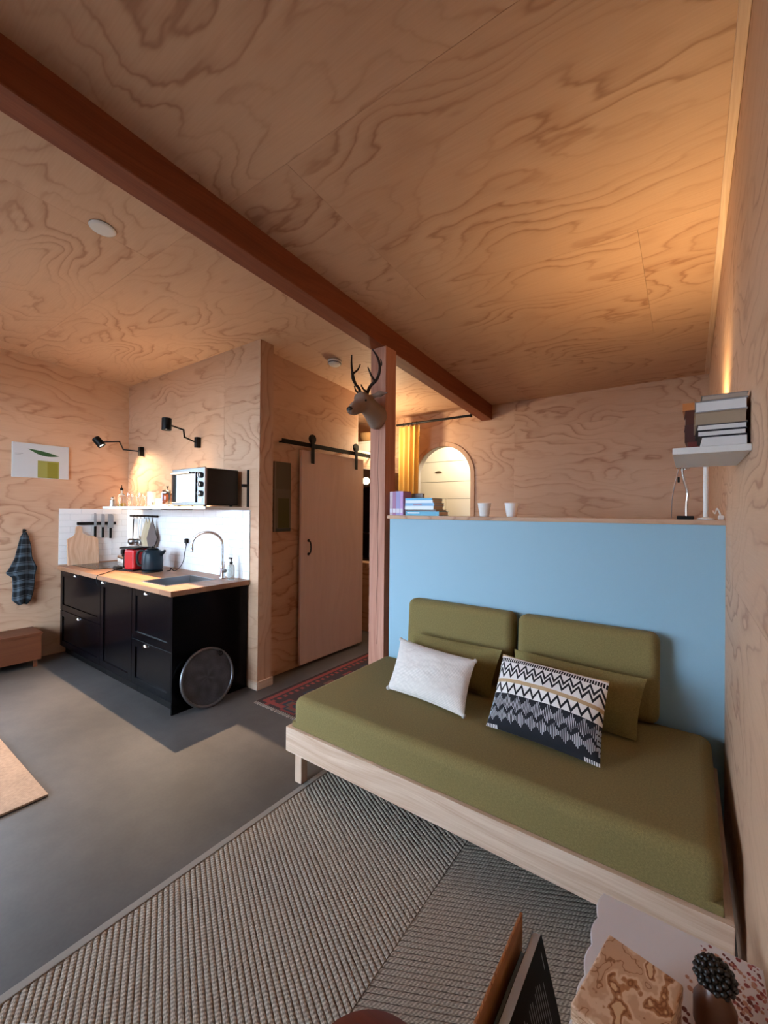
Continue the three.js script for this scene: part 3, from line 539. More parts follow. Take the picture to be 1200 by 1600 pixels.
// ---------------------------------------------------------------- wall shelf, oven, glassware
const SH = 1.531;
{
  const s = thing('kitchen_shelf', 'long white shelf above the tiled splashback', 'shelf', [-3.05, 1.5, KZ]);
  mesh('shelf_board', span(-1.9, 0, 0.006, 0.0305, 0.0005, 0.405, 0.002), white, s);
  for (const x of [-1.7, -0.9]) mesh('bracket', merge(span(x, x + 0.03, -0.0, 0.0055, 0.011, 0.3), span(x, x + 0.03, 0.031, 0.2, 0.0005, 0.005)), black, s);
  mesh('end_bracket', merge(span(-0.028, -0.002, 0.031, 0.35, 0.0005, 0.007, 0.001), span(-0.028, -0.002, 0.2, 0.225, 0.007, 0.06, 0.002)), black, s);
  const o = thing('mini_oven', 'black countertop mini oven on the white shelf', 'oven', [-3.4, SH, -2.06]);
  mesh('body', bx(0.5, 0.3, 0.3, 0.008, 3).translate(0, 0.164, -0.008), mat(0x08080a, 0.4), o);
  mesh('front_frame', bx(0.505, 0.31, 0.016, 0.005).translate(0, 0.164, 0.148), mat(0x0c0d10, 0.22), o);
  const d = mesh('door', bx(0.375, 0.25, 0.012, 0.004).translate(-0.055, 0.158, 0.1605), mat(0x1a1c20, 0.03, { clearcoat: 1, clearcoatRoughness: 0.02, specularIntensity: 1, ior: 1.9 }), o);
  mesh('handle', merge(bar([-0.21, 0.278, 0.186], [0.085, 0.278, 0.186], 0.0085), bar([-0.2, 0.278, 0.165], [-0.2, 0.278, 0.186], 0.005), bar([0.075, 0.278, 0.165], [0.075, 0.278, 0.186], 0.005)), steel, d);
  mesh('control_strip', bx(0.004, 0.3, 0.02, 0.001).translate(0.2525, 0.164, 0.147), steel, o);
  for (const y of [0.255, 0.18, 0.105]) { const k = mesh('knob', lathe([[0, 0], [0.024, 0], [0.023, 0.016], [0.018, 0.02], [0, 0.02]], 24).rotateX(Math.PI / 2), steel, o, [0.19, y, 0.157]); mesh('pointer', bx(0.003, 0.03, 0.004), black, k, [0, 0, 0.021]); }
  mesh('indicator_plate', bx(0.05, 0.035, 0.004, 0.001).translate(0.19, 0.05, 0.1565), steel, o);
  for (const [x, z] of [[-0.2, -0.12], [0.2, -0.12], [-0.2, 0.12], [0.2, 0.12]]) mesh('foot', cyl(0.014, 0.012, 0.012, 12), black, o, [x, 0.0065, z]);
}
{
  const Z = -1.985, clear = mat(0xffffff, 0.03, { transmission: 1, thickness: 0.004, ior: 1.45 });
  const g = thing('pepper_grinder', 'small steel pepper grinder at the shelf end', 'grinder', [-4.9, SH, -1.93]);
  mesh('body', lathe([[0, 0], [0.03, 0], [0.032, 0.006], [0.026, 0.03], [0.03, 0.06], [0.024, 0.07], [0, 0.07]]), steel, g); mesh('top_knob', new THREE.SphereGeometry(0.02, 16, 12), chrome, g, [0, 0.086, 0]);
  const b = thing('oil_bottle', 'clear oil bottle with black pourer on the shelf', 'bottle', [-4.83, SH, Z]);
  mesh('glass', lathe([[0, 0], [0.036, 0], [0.038, 0.005], [0.038, 0.1], [0.03, 0.125], [0.014, 0.14], [0.013, 0.17], [0, 0.17]]), clear, b);
  mesh('oil', lathe([[0, 0.003], [0.034, 0.004], [0.034, 0.035], [0, 0.035]]), mat(0xb99a3a, 0.1), b);
  mesh('pourer', lathe([[0, 0.171], [0.017, 0.171], [0.015, 0.19], [0.005, 0.2], [0.004, 0.225], [0, 0.225]]), black, b);
  const tumbler = (x, z, r, h, label) => { const t = thing('drinking_glass', label, 'glass', [x, SH, z], 0, 'glasses on the kitchen shelf'); mesh('glass_wall', lathe([[0, 0], [r * 0.8, 0], [r, h], [r - 0.002, h], [r * 0.8 - 0.003, 0.006], [0, 0.006]]), clear, t); return t; };
  const wine = (x, z, h, label) => { const t = thing('stemmed_glass', label, 'glass', [x, SH, z], 0, 'stemmed glasses on the kitchen shelf'); mesh('foot', lathe([[0, 0], [0.03, 0], [0.03, 0.002], [0.005, 0.006], [0.004, h * 0.4], [0, h * 0.4]]), clear, t); mesh('glass_bowl', lathe([[0, h * 0.4], [0.025, h * 0.48], [0.034, h * 0.7], [0.03, h], [0.0285, h], [0.0325, h * 0.7], [0.024, h * 0.49], [0, h * 0.415]]), clear, t); return t; };
  tumbler(-4.72, Z, 0.036, 0.1, 'straight drinking glass beside the oil bottle');
  wine(-4.63, Z, 0.15, 'stemmed glass nearest the oil bottle');
  wine(-4.53, Z - 0.06, 0.14, 'stemmed glass farther from the oil bottle');
  tumbler(-4.46, Z + 0.03, 0.034, 0.095, 'short drinking glass before the stemmed glasses');
  tumbler(-4.36, Z, 0.036, 0.1, 'drinking glass beside the tall white jar');
  const j = thing('white_jar', 'tall white ceramic jar under the lit wall lamp', 'jar', [-4.25, SH, Z - 0.03]); mesh('body', lathe([[0, 0], [0.036, 0], [0.038, 0.004], [0.038, 0.14], [0.035, 0.145], [0.034, 0.145], [0.033, 0.006], [0, 0.006]]), whiteGloss, j);
  const c = thing('tea_infuser', 'small steel tea strainer on the white shelf', 'strainer', [-4.14, SH, Z + 0.03]); mesh('bowl', lathe([[0, 0], [0.018, 0.002], [0.032, 0.02], [0.034, 0.04], [0.032, 0.04], [0.017, 0.004], [0, 0.002]]), steel, c); mesh('ring', new THREE.TorusGeometry(0.022, 0.003, 8, 24), steel, c, [0, 0.056, 0.0]);
  const m = thing('ceramic_mug', 'pale grey mug beside the coffee press', 'mug', [-4.03, SH, Z]); mesh('mug_body', lathe([[0, 0], [0.034, 0], [0.037, 0.004], [0.038, 0.075], [0.035, 0.075], [0.034, 0.006], [0, 0.006]]), mat(0xbfb3b5, 0.35), m); mesh('handle', new THREE.TorusGeometry(0.02, 0.005, 8, 20), mat(0xbfb3b5, 0.35), m, [-0.05, 0.04, 0]);
  const f = thing('coffee_press', 'chrome and brown coffee press beside the mini oven', 'coffee press', [-3.87, SH, -1.975]);
  mesh('beaker', lathe([[0, 0.004], [0.044, 0.004], [0.044, 0.14], [0, 0.14]]), mat(0x3a1d12, 0.08), f); mesh('frame', merge(lathe([[0, 0], [0.047, 0], [0.047, 0.02], [0.0445, 0.02], [0.0445, 0.003]]), lathe([[0.0445, 0.12], [0.047, 0.12], [0.047, 0.142], [0.03, 0.152], [0, 0.154]]), bar([0.046, 0.015, 0], [0.046, 0.125, 0], 0.003), bar([-0.03, 0.015, 0.035], [-0.03, 0.125, 0.035], 0.003)), chrome, f);
  mesh('plunger', merge(at(cyl(0.003, 0.003, 0.03, 8), 0, 0.165, 0), at(new THREE.SphereGeometry(0.011, 12, 8), 0, 0.183, 0)), black, f);
  mesh('handle', taper([[0.045, 0.13, 0.01], [0.075, 0.13, 0.02], [0.085, 0.08, 0.022], [0.06, 0.03, 0.015], [0.045, 0.03, 0.01]], [0.006, 0.008, 0.008, 0.006]), black, f);
}
// ---------------------------------------------------------------- wall lamps
const warm = new THREE.Color().setRGB(1.0, 0.77, 0.48);
function wallLamp(label, plate, pts, head, dir, lit, cone) {
  const l = thing('wall_lamp', label, 'lamp', plate, 0, 'black swing-arm wall lamps'), R = (p) => [p[0] - plate[0], p[1] - plate[1], p[2] - plate[2]];
  mesh('wall_bracket', bx(0.045, 0.1, 0.045, 0.004).translate(0, 0, 0.0235), black, l);
  const arm = [[0, 0.0, 0.046], ...pts.map(R), R(head)], segs = []; for (let i = 0; i < arm.length - 1; i++) { segs.push(bar(arm[i], arm[i + 1], 0.0075, 10)); segs.push(at(new THREE.SphereGeometry(0.0085, 10, 8), ...arm[i + 1])); }
  mesh('swing_arm', merge(...segs), black, l);
  const D = V(...dir).normalize(), q = new THREE.Quaternion().setFromUnitVectors(V(0, -1, 0), D), h = R(head);
  const s = mesh('lamp_head', lathe([[0, 0.05], [0.036, 0.05], [0.04, 0.046], [0.04, -0.055], [0.0375, -0.055], [0.0375, 0.03], [0, 0.03]]), black, l, h); s.quaternion.copy(q);
  const bulb = mesh('bulb', lathe([[0, -0.044], [0.02, -0.044], [0.034, -0.036], [0.036, -0.02], [0, -0.02]].reverse()), lit ? mat(0xffffff, 0.4, { emissive: new THREE.Color(1, 0.86, 0.66), emissiveIntensity: 6 }) : mat(0xd8d4cc, 0.3), s);
  if (lit) { const p = new THREE.SpotLight(new THREE.Color().setRGB(1.0, 0.71, 0.43), lit, 0, cone, 0.85, 2); p.shadow.radius = 0.4; p.name = 'kitchen_lamp_light'; const o = V(...head).addScaledVector(D, 0.058); p.position.copy(o); p.target.position.copy(o.clone().add(D)); p.castShadow = true; scene.add(p, p.target); }
}
wallLamp('black swing-arm wall lamp above the mini oven, shining down', [-3.82, 2.149, KZ + 0.0005], [[-3.758, 2.17, -2.068], [-3.785, 2.24, -2.075]], [-3.69, 2.25, -1.87], [0.02, -1, 0.02], 36, 0.82);
wallLamp('black swing-arm wall lamp nearest the room corner, aimed at the shelf', [-4.96, 2.149, KZ + 0.0005], [[-5.08, 2.165, -2.1], [-4.93, 2.225, -2.0]], [-5.14, 2.225, -1.88], [0.38, -0.75, -0.46], 5, 0.9);

// ---------------------------------------------------------------- hall: sliding door, lamp, shelving
{
  const d = struct('door_2', [-3.0, 0, 0], Math.PI / 2);        // local x = -world z
  mesh('door_leaf', metreUV(span(2.8, 3.74, 0.03, 2.085, -0.02, 0.012, 0.003), 1), doorMat, d);
  const pl = mesh('pull_handle', tube([[2.895, 1.21, 0.012], [2.895, 1.205, 0.035], [2.898, 1.15, 0.045], [2.895, 1.095, 0.035], [2.895, 1.09, 0.012]], 0.007, 30, 8), black, d);
  for (const y of [1.215, 1.085]) mesh('rosette', cyl(0.014, 0.014, 0.006, 16).rotateX(Math.PI / 2), black, pl, [2.895, y, 0.0152]);
  mesh('track', bx(1.42, 0.042, 0.008, 0.002).translate(3.25, 2.135, 0.03), black, d);
  for (const x of [2.58, 3.05, 3.45, 3.93]) mesh('standoff', bar([x, 2.135, -0.0495], [x, 2.135, 0.026], 0.009), black, d);
  for (const x of [2.92, 3.58]) { const h = mesh('hanger_strap', span(x - 0.022, x + 0.022, 1.96, 2.2, 0.034, 0.041, 0.002), black, d); mesh('roller', cyl(0.045, 0.045, 0.014, 24).rotateX(Math.PI / 2), black, h, [x, 2.2, 0.03]); }
  mesh('lintel', metreUV(span(3.712, 4.72, 2.0, 2.2, -0.09, -0.05), 0), pineMat, d);
}
const globeGlow = (k) => mat(0xffffff, 0.4, { emissive: new THREE.Color(1, 0.84, 0.6), emissiveIntensity: k });
{
  const l = thing('pendant_lamp', 'glowing globe pendant lamp in the hall behind the post', 'lamp', [-2.954, 2.32, -4.08]);
  mesh('globe_shade', new THREE.SphereGeometry(0.075, 24, 16), globeGlow(3), l); mesh('lamp_cap', cyl(0.02, 0.03, 0.05, 16), black, l, [0, 0.095, 0]); mesh('cord', bar([0, 0.12, 0], [0, ceilY(-4.08) - 2.32 - 0.005, 0], 0.003, 6), black, l);
  const p = new THREE.PointLight(warm, 2.7, 0, 2); p.name = 'hall_lamp_light'; p.position.set(-2.954, 2.32, -4.08); p.shadow.radius = 3; p.castShadow = true; scene.add(p);
}
{
  const s = thing('dark_shelf_unit', 'tall dark brown shelving glimpsed past the sliding door', 'shelf', [-3.55, 0.0003, -4.52]), dk = mat(0x2a150c, 0.5);
  for (const x of [-0.3, 0.28]) mesh('upright', span(x, x + 0.02, 0, 2.28, -0.17, 0.17, 0.002), dk, s);
  mesh('back_board', span(-0.28, 0.28, 0, 2.28, -0.17, -0.155), dk, s);
  for (const y of [0.02, 0.86, 1.2, 1.5, 1.82, 2.262]) mesh('shelf_board', span(-0.2798, 0.2798, y, y + 0.018, -0.1548, 0.169), dk, s);
  const b = thing('storage_box', 'white box on top of the dark shelving', 'box', [-3.5, 2.2825, -4.5]); mesh('box_body', bx(0.4, 0.12, 0.28, 0.01).translate(0, 0.06, 0), white, b); mesh('lid', bx(0.41, 0.025, 0.29, 0.008).translate(0, 0.1335, 0), white, b);
  const k = thing('wicker_basket', 'small wicker bowl above the white storage box', 'basket', [-3.48, 2.43, -4.47]); mesh('bowl', lathe([[0, 0], [0.09, 0], [0.13, 0.07], [0.135, 0.11], [0.125, 0.11], [0.12, 0.07], [0.085, 0.01], [0, 0.01]]), mat(0x9c7a52, 0.9, { bumpMap: weaveTex, bumpScale: 0.004 }), k);
  const g = thing('globe_lamp', 'small round white lamp inside the dark shelving', 'lamp', [-3.5, 1.84, -4.44]); mesh('bulb', new THREE.SphereGeometry(0.05, 20, 14), globeGlow(2.4), g, [0, 0.07, 0]); mesh('base', cyl(0.025, 0.035, 0.022, 16), black, g, [0, 0.0115, 0]);
  const p = new THREE.PointLight(warm, 0.25, 0, 2); p.name = 'globe_lamp_light'; p.position.set(-3.5, 1.91, -4.44); scene.add(p);
  const c = thing('low_cupboard', 'low pale plywood cupboard before the dark shelving', 'cupboard', [-3.45, 0.0003, -4.26]); mesh('body', metreUV(bx(0.5, 0.84, 0.16, 0.003).translate(0, 0.42, 0)), plyMats[3], c); mesh('top', metreUV(bx(0.52, 0.02, 0.17, 0.003).translate(0, 0.8502, 0)), pineMat, c);
}
{ // white fitted cupboard and lamp seen through the arch
  const c = thing('white_cupboard', 'white fitted cupboard seen through the arched opening', 'cupboard', [-2.9, 0.0, -5.6]), cw = mat(0xf0ead9, 0.5);
  mesh('carcass', span(-0.85, 0.75, 0, 2.54, -0.5, -0.02), mat(0x6b5f4c, 0.8), c);
  for (const [y0, y1] of [[2.256, 2.54], [1.954, 2.25], [1.706, 1.948]]) { const m = mesh('drawer_front', span(-0.85, 0.75, y0, y1, -0.019, 0, 0.002), cw, c); if (y0 < 2 && y1 > 2.2) mesh('handle', new THREE.SphereGeometry(0.05, 16, 8, 0, 6.2832, 0, 1.5708).scale(1.2, 0.5, 0.4), mat(0x5a4632, 0.4, { metalness: 0.6 }), m, [-0.14, 2.09, 0.001]); }
  for (const [x0, x1] of [[-0.85, -0.013], [-0.007, 0.75]]) mesh('door', span(x0, x1, 0.05, 1.70, -0.019, 0, 0.002), cw, c);
  const l = thing('alcove_lamp', 'round ceiling lamp inside the arched room', 'lamp', [-2.6, 2.5495, -5.15]);
  mesh('lamp_base', cyl(0.08, 0.08, 0.02, 28), white, l, [0, -0.0105, 0]); mesh('diffuser', lathe([[0, -0.07], [0.04, -0.065], [0.075, -0.04], [0.08, -0.021], [0, -0.021]]), globeGlow(3), l);
  const p = new THREE.PointLight(new THREE.Color().setRGB(1, 0.82, 0.62), 2.0, 0, 2); p.name = 'alcove_lamp_light'; p.position.set(-2.6, 2.46, -5.15); p.castShadow = true; p.shadow.radius = 2; scene.add(p);
}
{ // mustard curtain on its rod
  const r = thing('curtain_rod', 'black curtain rod between hall and beam', 'rod', [-2.0, 2.6, -4.45]);
  mesh('rod', bar([0.0, 0, 0], [-1.02, 0, 0], 0.014), black, r); mesh('socket', cyl(0.022, 0.022, 0.012, 16).rotateZ(Math.PI / 2), black, r, [-0.004, 0, 0]);
  for (let i = 0; i < 4; i++) mesh('ring', new THREE.TorusGeometry(0.019, 0.003, 6, 18).rotateY(Math.PI / 2), black, r, [-0.72 - i * 0.065, -0.003, 0]);
  const c = thing('curtain', 'mustard yellow curtain drawn aside next to the arch', 'curtain', [-2.83, 0.02, -4.45]), rings = [], n = 64;
  for (let j = 0; j <= 24; j++) {
    const v = j / 24, y = v * 2.55, ring = [], top = sst(0.9, 1, v), f = (s) => 0.028 * Math.sin(s * 6.2832 * 4 + 0.7 * Math.sin(v * 3)) * (1 - 0.35 * top);
    for (let i = 0; i <= n; i++) { const s = i / n; ring.push([lerp(-0.15, 0.15, s) * (1 - 0.06 * Math.sin(v * 3.1)), y, f(s) + 0.002]); }
    for (let i = n; i >= 0; i--) { const s = i / n; ring.push([lerp(-0.15, 0.15, s) * (1 - 0.06 * Math.sin(v * 3.1)), y, f(s) - 0.002]); }
    rings.push(ring);
  }
  mesh('cloth', loft(rings), mat(0xd2a855, 0.9, { transmission: 0.25, thickness: 0 }), c);
}
// ---------------------------------------------------------------- stag head on the post
{
  const t = thing('stag_head', 'taupe stag head with dark antlers mounted on the post', 'stag head', [-1.915, 2.1, ZP + 0.0045]);
  // local: x across, y up from 2.1, z out of the post
  const bones = [[[0, 0.12, 0.0], 0.085, [0, 0.175, 0.12], 0.062], [[0, 0.075, 0.03], 0.055, [0, 0.15, 0.10], 0.05], [[0, 0.175, 0.12], 0.062, [0, 0.21, 0.19], 0.054], [[0, 0.205, 0.185], 0.05, [0, 0.135, 0.275], 0.034], [[0, 0.135, 0.275], 0.034, [0, 0.105, 0.315], 0.028],
    [[0, 0.16, 0.18], 0.04, [0, 0.105, 0.28], 0.026], [[0.045, 0.235, 0.14], 0.014, [0.10, 0.25, 0.115], 0.018], [[0.10, 0.25, 0.115], 0.018, [0.155, 0.258, 0.095], 0.004], [[-0.045, 0.235, 0.14], 0.014, [-0.10, 0.25, 0.115], 0.018], [[-0.10, 0.25, 0.115], 0.018, [-0.155, 0.258, 0.095], 0.004], [[0.03, 0.215, 0.2], 0.022, [0.03, 0.222, 0.21], 0.018], [[-0.03, 0.215, 0.2], 0.022, [-0.03, 0.222, 0.21], 0.018]];
  const N = 88, S = 0.21, C = [0, 0.15, 0.16], mc = new MarchingCubes(N, new THREE.MeshBasicMaterial(), false, false, 200000); mc.isolation = 0;
  const sm = (a, b, k) => { const h = clamp(0.5 + 0.5 * (b - a) / k); return lerp(b, a, h) - k * h * (1 - h); };
  for (let z = 0; z < N; z++) for (let y = 0; y < N; y++) for (let x = 0; x < N; x++) {
    const p = [C[0] + S * (x - N / 2) / (N / 2), C[1] + S * (y - N / 2) / (N / 2), C[2] + S * (z - N / 2) / (N / 2)]; let d = 9;
    for (const [a, ra, b, rb] of bones) {
      const ab = [b[0] - a[0], b[1] - a[1], b[2] - a[2]], ap = [p[0] - a[0], p[1] - a[1], p[2] - a[2]], h = clamp((ap[0] * ab[0] + ap[1] * ab[1] + ap[2] * ab[2]) / (ab[0] ** 2 + ab[1] ** 2 + ab[2] ** 2));
      d = sm(d, Math.hypot(ap[0] - ab[0] * h, ap[1] - ab[1] * h, ap[2] - ab[2] * h) - lerp(ra, rb, h), 0.022);
    }
    mc.field[z * N * N + y * N + x] = -Math.max(d, -p[2]);      // flat against the post
  }
  mc.update();
  const n = mc.count, g = new THREE.BufferGeometry(), pos = new Float32Array(n * 3), nor = new Float32Array(n * 3);
  for (let i = 0; i < n * 3; i++) { pos[i] = C[i % 3] + S * mc.positionArray[i]; nor[i] = mc.normalArray[i]; }
  g.setAttribute('position', new THREE.BufferAttribute(pos, 3)); g.setAttribute('normal', new THREE.BufferAttribute(nor, 3)); g.setAttribute('uv', new THREE.BufferAttribute(new Float32Array(n * 2), 2));
  mesh('head', metreUV(g), mat(0x8d7666, 0.85, { bumpMap: sized(weaveTex, 0.08, 0.08), bumpScale: 0.0008 }), t);
  const horn = mat(0x231410, 0.6);
  for (const s of [1, -1]) {
    const m = (p) => p.map(([x, y, z]) => [x * s, y, z]);
    mesh('antler', merge(taper(m([[0.03, 0.245, 0.175], [0.05, 0.30, 0.165], [0.10, 0.35, 0.15], [0.125, 0.42, 0.15], [0.122, 0.49, 0.17], [0.095, 0.55, 0.2]]), [0.013, 0.011, 0.011, 0.010, 0.008, 0.0045]),
      taper(m([[0.034, 0.262, 0.175], [0.035, 0.27, 0.22], [0.03, 0.30, 0.245]]), [0.009, 0.007, 0.004]), taper(m([[0.085, 0.335, 0.155], [0.085, 0.37, 0.2], [0.075, 0.42, 0.225]]), [0.009, 0.008, 0.004]), taper(m([[0.124, 0.43, 0.15], [0.11, 0.47, 0.11], [0.095, 0.51, 0.1]]), [0.009, 0.007, 0.004])), horn, t);
    mesh('eye', new THREE.SphereGeometry(0.0095, 14, 10), blackGloss, t, [0.048 * s, 0.192, 0.212]);
  }
  mesh('nose', new THREE.SphereGeometry(0.024, 18, 12).scale(1.05, 0.8, 0.7), mat(0x1c1210, 0.4), t, [0, 0.112, 0.33]);
}
// ---------------------------------------------------------------- ledge: books, cups, lamps
const paper = mat(0xd9cfc2, 0.9), paperWhite = mat(0xe6e4e2, 0.9);
// a book lying flat: w along x, t thick, d along z; spine at +z ('spine') or fore-edge at +z
function lyingBook(label, cat, pos, w, t, d, cover, pages, foreEdge, turn, group) {
  const b = thing('book', label, cat, pos, turn, group), c = 0.0022, m = cover;
  const zs = foreEdge ? -d / 2 : d / 2 - c;
  mesh('cover', merge(span(-w / 2, w / 2, 0, c, -d / 2, d / 2), span(-w / 2, w / 2, t - c, t, -d / 2, d / 2), span(-w / 2, w / 2, c, t - c, zs, zs + c)), m, b);
  mesh('pages', span(-w / 2 + 0.003, w / 2 - 0.003, c + 0.0001, t - c - 0.0001, foreEdge ? -d / 2 + c + 0.0001 : -d / 2 + 0.003, foreEdge ? d / 2 - 0.003 : d / 2 - c - 0.0001), pages, b); return b;
}
const LY = 1.4748;
{
  let x = -1.815;
  [[0.026, 0.175, 0xc9aeb9, 'pale pink upright paperback at the post end'], [0.03, 0.176, 0xa56a93, 'plum upright paperback beside the pale pink one'], [0.034, 0.178, 0x9a8fc4, 'lavender upright paperback in the ledge row'], [0.026, 0.177, 0xc08fca, 'orchid pink upright paperback ending the row']].forEach(([t, h, c, label]) => {
    const b = thing('book', label, 'book', [x + t / 2, LY, -2.645], 0, 'upright paperbacks on the ledge'), m = mat(c, 0.45);
    mesh('cover', merge(span(-t / 2, -t / 2 + 0.0015, 0, h, -0.055, 0.055), span(t / 2 - 0.0015, t / 2, 0, h, -0.055, 0.055), span(-t / 2 + 0.0015, t / 2 - 0.0015, 0, h, 0.0535, 0.055)), m, b);
    mesh('pages', span(-t / 2 + 0.0016, t / 2 - 0.0016, 0.003, h - 0.003, -0.052, 0.0534), paper, b);
    mesh('spine_band', span(-t / 2 + 0.002, t / 2 - 0.002, 0.02, 0.05, 0.0551, 0.0556), mat(0xdcd6e2, 0.5), b); x += t + 0.0008;
  });
  const k = thing('book', 'grey upright book behind the blue-white pile', 'book', [-1.655, LY, -2.73]); mesh('cover', merge(span(-0.05, 0.05, 0, 0.165, -0.012, -0.0105), span(-0.05, 0.05, 0, 0.165, 0.0105, 0.012), span(-0.05, -0.0485, 0, 0.165, -0.0105, 0.0105)), mat(0x857b78, 0.5), k); mesh('pages', span(-0.048, 0.047, 0.003, 0.162, -0.0104, 0.0104), paper, k);
  let y = LY;
  [[0.27, 0.03, 0x38a0c2, 'teal book at the bottom of the ledge pile'], [0.255, 0.012, 0x33232b, 'thin dark book second from the pile bottom'], [0.235, 0.026, 0xe6edf1, 'thick white book in the ledge pile'], [0.24, 0.021, 0x6fa6d2, 'light blue book with picture band in the pile'], [0.225, 0.02, 0xdfeaf0, 'thin white book near the pile top'], [0.225, 0.014, 0x2f9fcf, 'bright blue book on top of the ledge pile']].forEach(([w, t, c, label], i) => {
    const b = lyingBook(label, 'book', [-1.555 + [0.02, 0.012, -0.004, 0.0, -0.006, -0.006][i], y, -2.66], w, t, 0.15, mat(c, 0.4), paper, false, [0.02, -0.03, 0.015, 0, 0.02, -0.015][i], 'books piled on the ledge');
    if (i === 3) mesh('spine_print', span(-0.05, 0.02, t * 0.25, t * 0.75, 0.0751, 0.0756), mat(0x9a7f9a, 0.5), b);
    if (i === 0) mesh('spine_print', span(-0.12, -0.02, t * 0.5, t * 0.8, 0.0751, 0.0756), mat(0xe4eef2, 0.5), b);
    y += t + 0.0004;
  });
  for (const [X, label] of [[-1.086, 'white handleless cup nearer the books on the ledge'], [-0.905, 'white handleless cup farther from the books']]) {
    const c = thing('cup', label, 'cup', [X, LY, -2.63], 0, 'white cups on the ledge');
    mesh('cup_body', lathe([[0, 0], [0.027, 0], [0.03, 0.004], [0.043, 0.082], [0.044, 0.088], [0.041, 0.088], [0.028, 0.008], [0, 0.007]], 40), whiteGloss, c); mesh('foot_ring', new THREE.TorusGeometry(0.025, 0.002, 6, 28).rotateX(Math.PI / 2), whiteGloss, c, [0, 0.002, 0]);
  }
}
{ // small wall shelf with books
  const s = thing('corner_shelf', 'small white wall shelf carrying a pile of books', 'shelf', [XR - 0.0005, 1.68, -1.55]);
  mesh('shelf_board', span(-0.183, 0, 0, 0.02, -0.45, 0, 0.002), white, s);
  let y = 1.7005;
  [[0.108, 0.031, 0x20242b, paperWhite, 0.006, 'dark-covered book at the bottom of the shelf pile'], [0.114, 0.017, 0x23262c, paperWhite, 0.002, 'slim dark-covered book second in the shelf pile'], [0.116, 0.018, 0x2a2e36, paperWhite, 0.0, 'dark-covered book third in the shelf pile'], [0.122, 0.037, 0xa8937c, mat(0xab977f, 0.9), -0.002, 'thick tan-paged book in the shelf pile'], [0.122, 0.032, 0x9fa2a6, paperWhite, 0.0, 'pale grey book near the top of the shelf pile'], [0.108, 0.016, 0x8b8078, mat(0xb5a596, 0.9), 0.006, 'thin taupe book topping the shelf pile']].forEach(([w, t, c, p, dx, label], i) => { lyingBook(label, 'book', [0.076 + dx, y, -1.675], w, t, 0.2, mat(c, 0.6), p, true, [0.01, -0.012, 0.014, 0.0, -0.014, 0.012][i], 'book pile on the wall shelf'); y += t + 0.0004; });
  y = 1.7005;
  [[0.05, 0x6e2a22, 'thick red book at the bottom behind the shelf pile'], [0.06, 0x4b2019, 'dark maroon book in the rear shelf pile'], [0.05, 0x5a2a1c, 'brown book in the rear shelf pile'], [0.026, 0xc87a3e, 'orange book topping the rear shelf pile']].forEach(([t, c, label], i) => { lyingBook(label, 'book', [0.055 - 0.004 * i, y, -1.89], 0.12, t, 0.16, mat(c, 0.6), paper, false, [0.03, -0.04, 0.03, -0.02][i], 'rear books on the wall shelf'); y += t + 0.0004; });
}
{ // uplight standing on the ledge, its head hidden behind the books
  const u = thing('uplight_lamp', 'slim white uplight standing on the ledge behind the shelf', 'lamp', [0.068, LY, -2.585]);
  mesh('foot', lathe([[0, 0], [0.035, 0], [0.035, 0.006], [0.012, 0.012], [0, 0.012]]), white, u); mesh('column', bar([0, 0.012, 0], [0, 0.34, 0], 0.011), white, u);
  const h = mesh('lamp_head', lathe([[0, 0], [0.02, 0.002], [0.034, 0.03], [0.038, 0.075], [0.036, 0.075], [0.03, 0.03], [0, 0.02]]), white, u, [0, 0.335, 0]);
  mesh('bulb', new THREE.SphereGeometry(0.02, 16, 12), mat(0xffffff, 0.4, { emissive: new THREE.Color(1, 0.8, 0.5), emissiveIntensity: 10 }), h, [0, 0.045, 0]);
  const p = new THREE.SpotLight(new THREE.Color().setRGB(1.0, 0.68, 0.31), 3.6, 0, 1.3, 1.0, 2); p.name = 'uplight_lamp_light'; p.position.set(0.068, LY + 0.415, -2.585); p.target.position.set(0.0, 3, -2.6); p.castShadow = true; p.shadow.radius = 1.5; scene.add(p, p.target);
  const r = thing('reading_lamp', 'bent chrome reading lamp with black foot on the ledge', 'lamp', [-0.008, LY, -2.62]);
  mesh('foot', bx(0.07, 0.018, 0.06, 0.004).translate(-0.005, 0.009, 0.04), black, r);
  mesh('gooseneck', tube([[0, 0.018, 0.04], [0, 0.08, 0.04], [0.004, 0.13, 0.04], [-0.012, 0.2, 0.045], [-0.018, 0.26, 0.05]], 0.0065, 40, 8), chrome, r);
  mesh('lamp_shade', lathe([[0.03, 0], [0.024, 0.04], [0.01, 0.05], [0, 0.05]]), chrome, r, [-0.018, 0.25, 0.05]);
  const c = thing('charger_cord', 'white charger cord with plug at the ledge end', 'cord', [0.112, LY, -2.62]);
  mesh('cable', tube([[-0.016, 0.045, 0], [-0.008, 0.03, 0.004], [0.0, 0.055, 0.002], [0.01, 0.035, 0.003], [0.016, 0.013, 0.002]], 0.0035, 40, 6), white, c); mesh('plug', bx(0.024, 0.022, 0.03, 0.006).translate(0.016, 0.0112, 0.0), white, c);
  const d = thing('lamp_cord', 'thin hanging cord with dark inline switch below the shelf', 'cord', [-0.03, 1.6795, -1.98]);
  mesh('cable', tube([[0, 0, 0], [-0.012, -0.05, -0.03], [-0.03, -0.12, -0.3], [-0.04, -0.198, -0.6]], 0.0018, 30, 6), mat(0xb9a9a0, 0.6), d); mesh('switch', bx(0.008, 0.022, 0.008, 0.003).translate(-0.002, -0.045, -0.024), black, d);
}
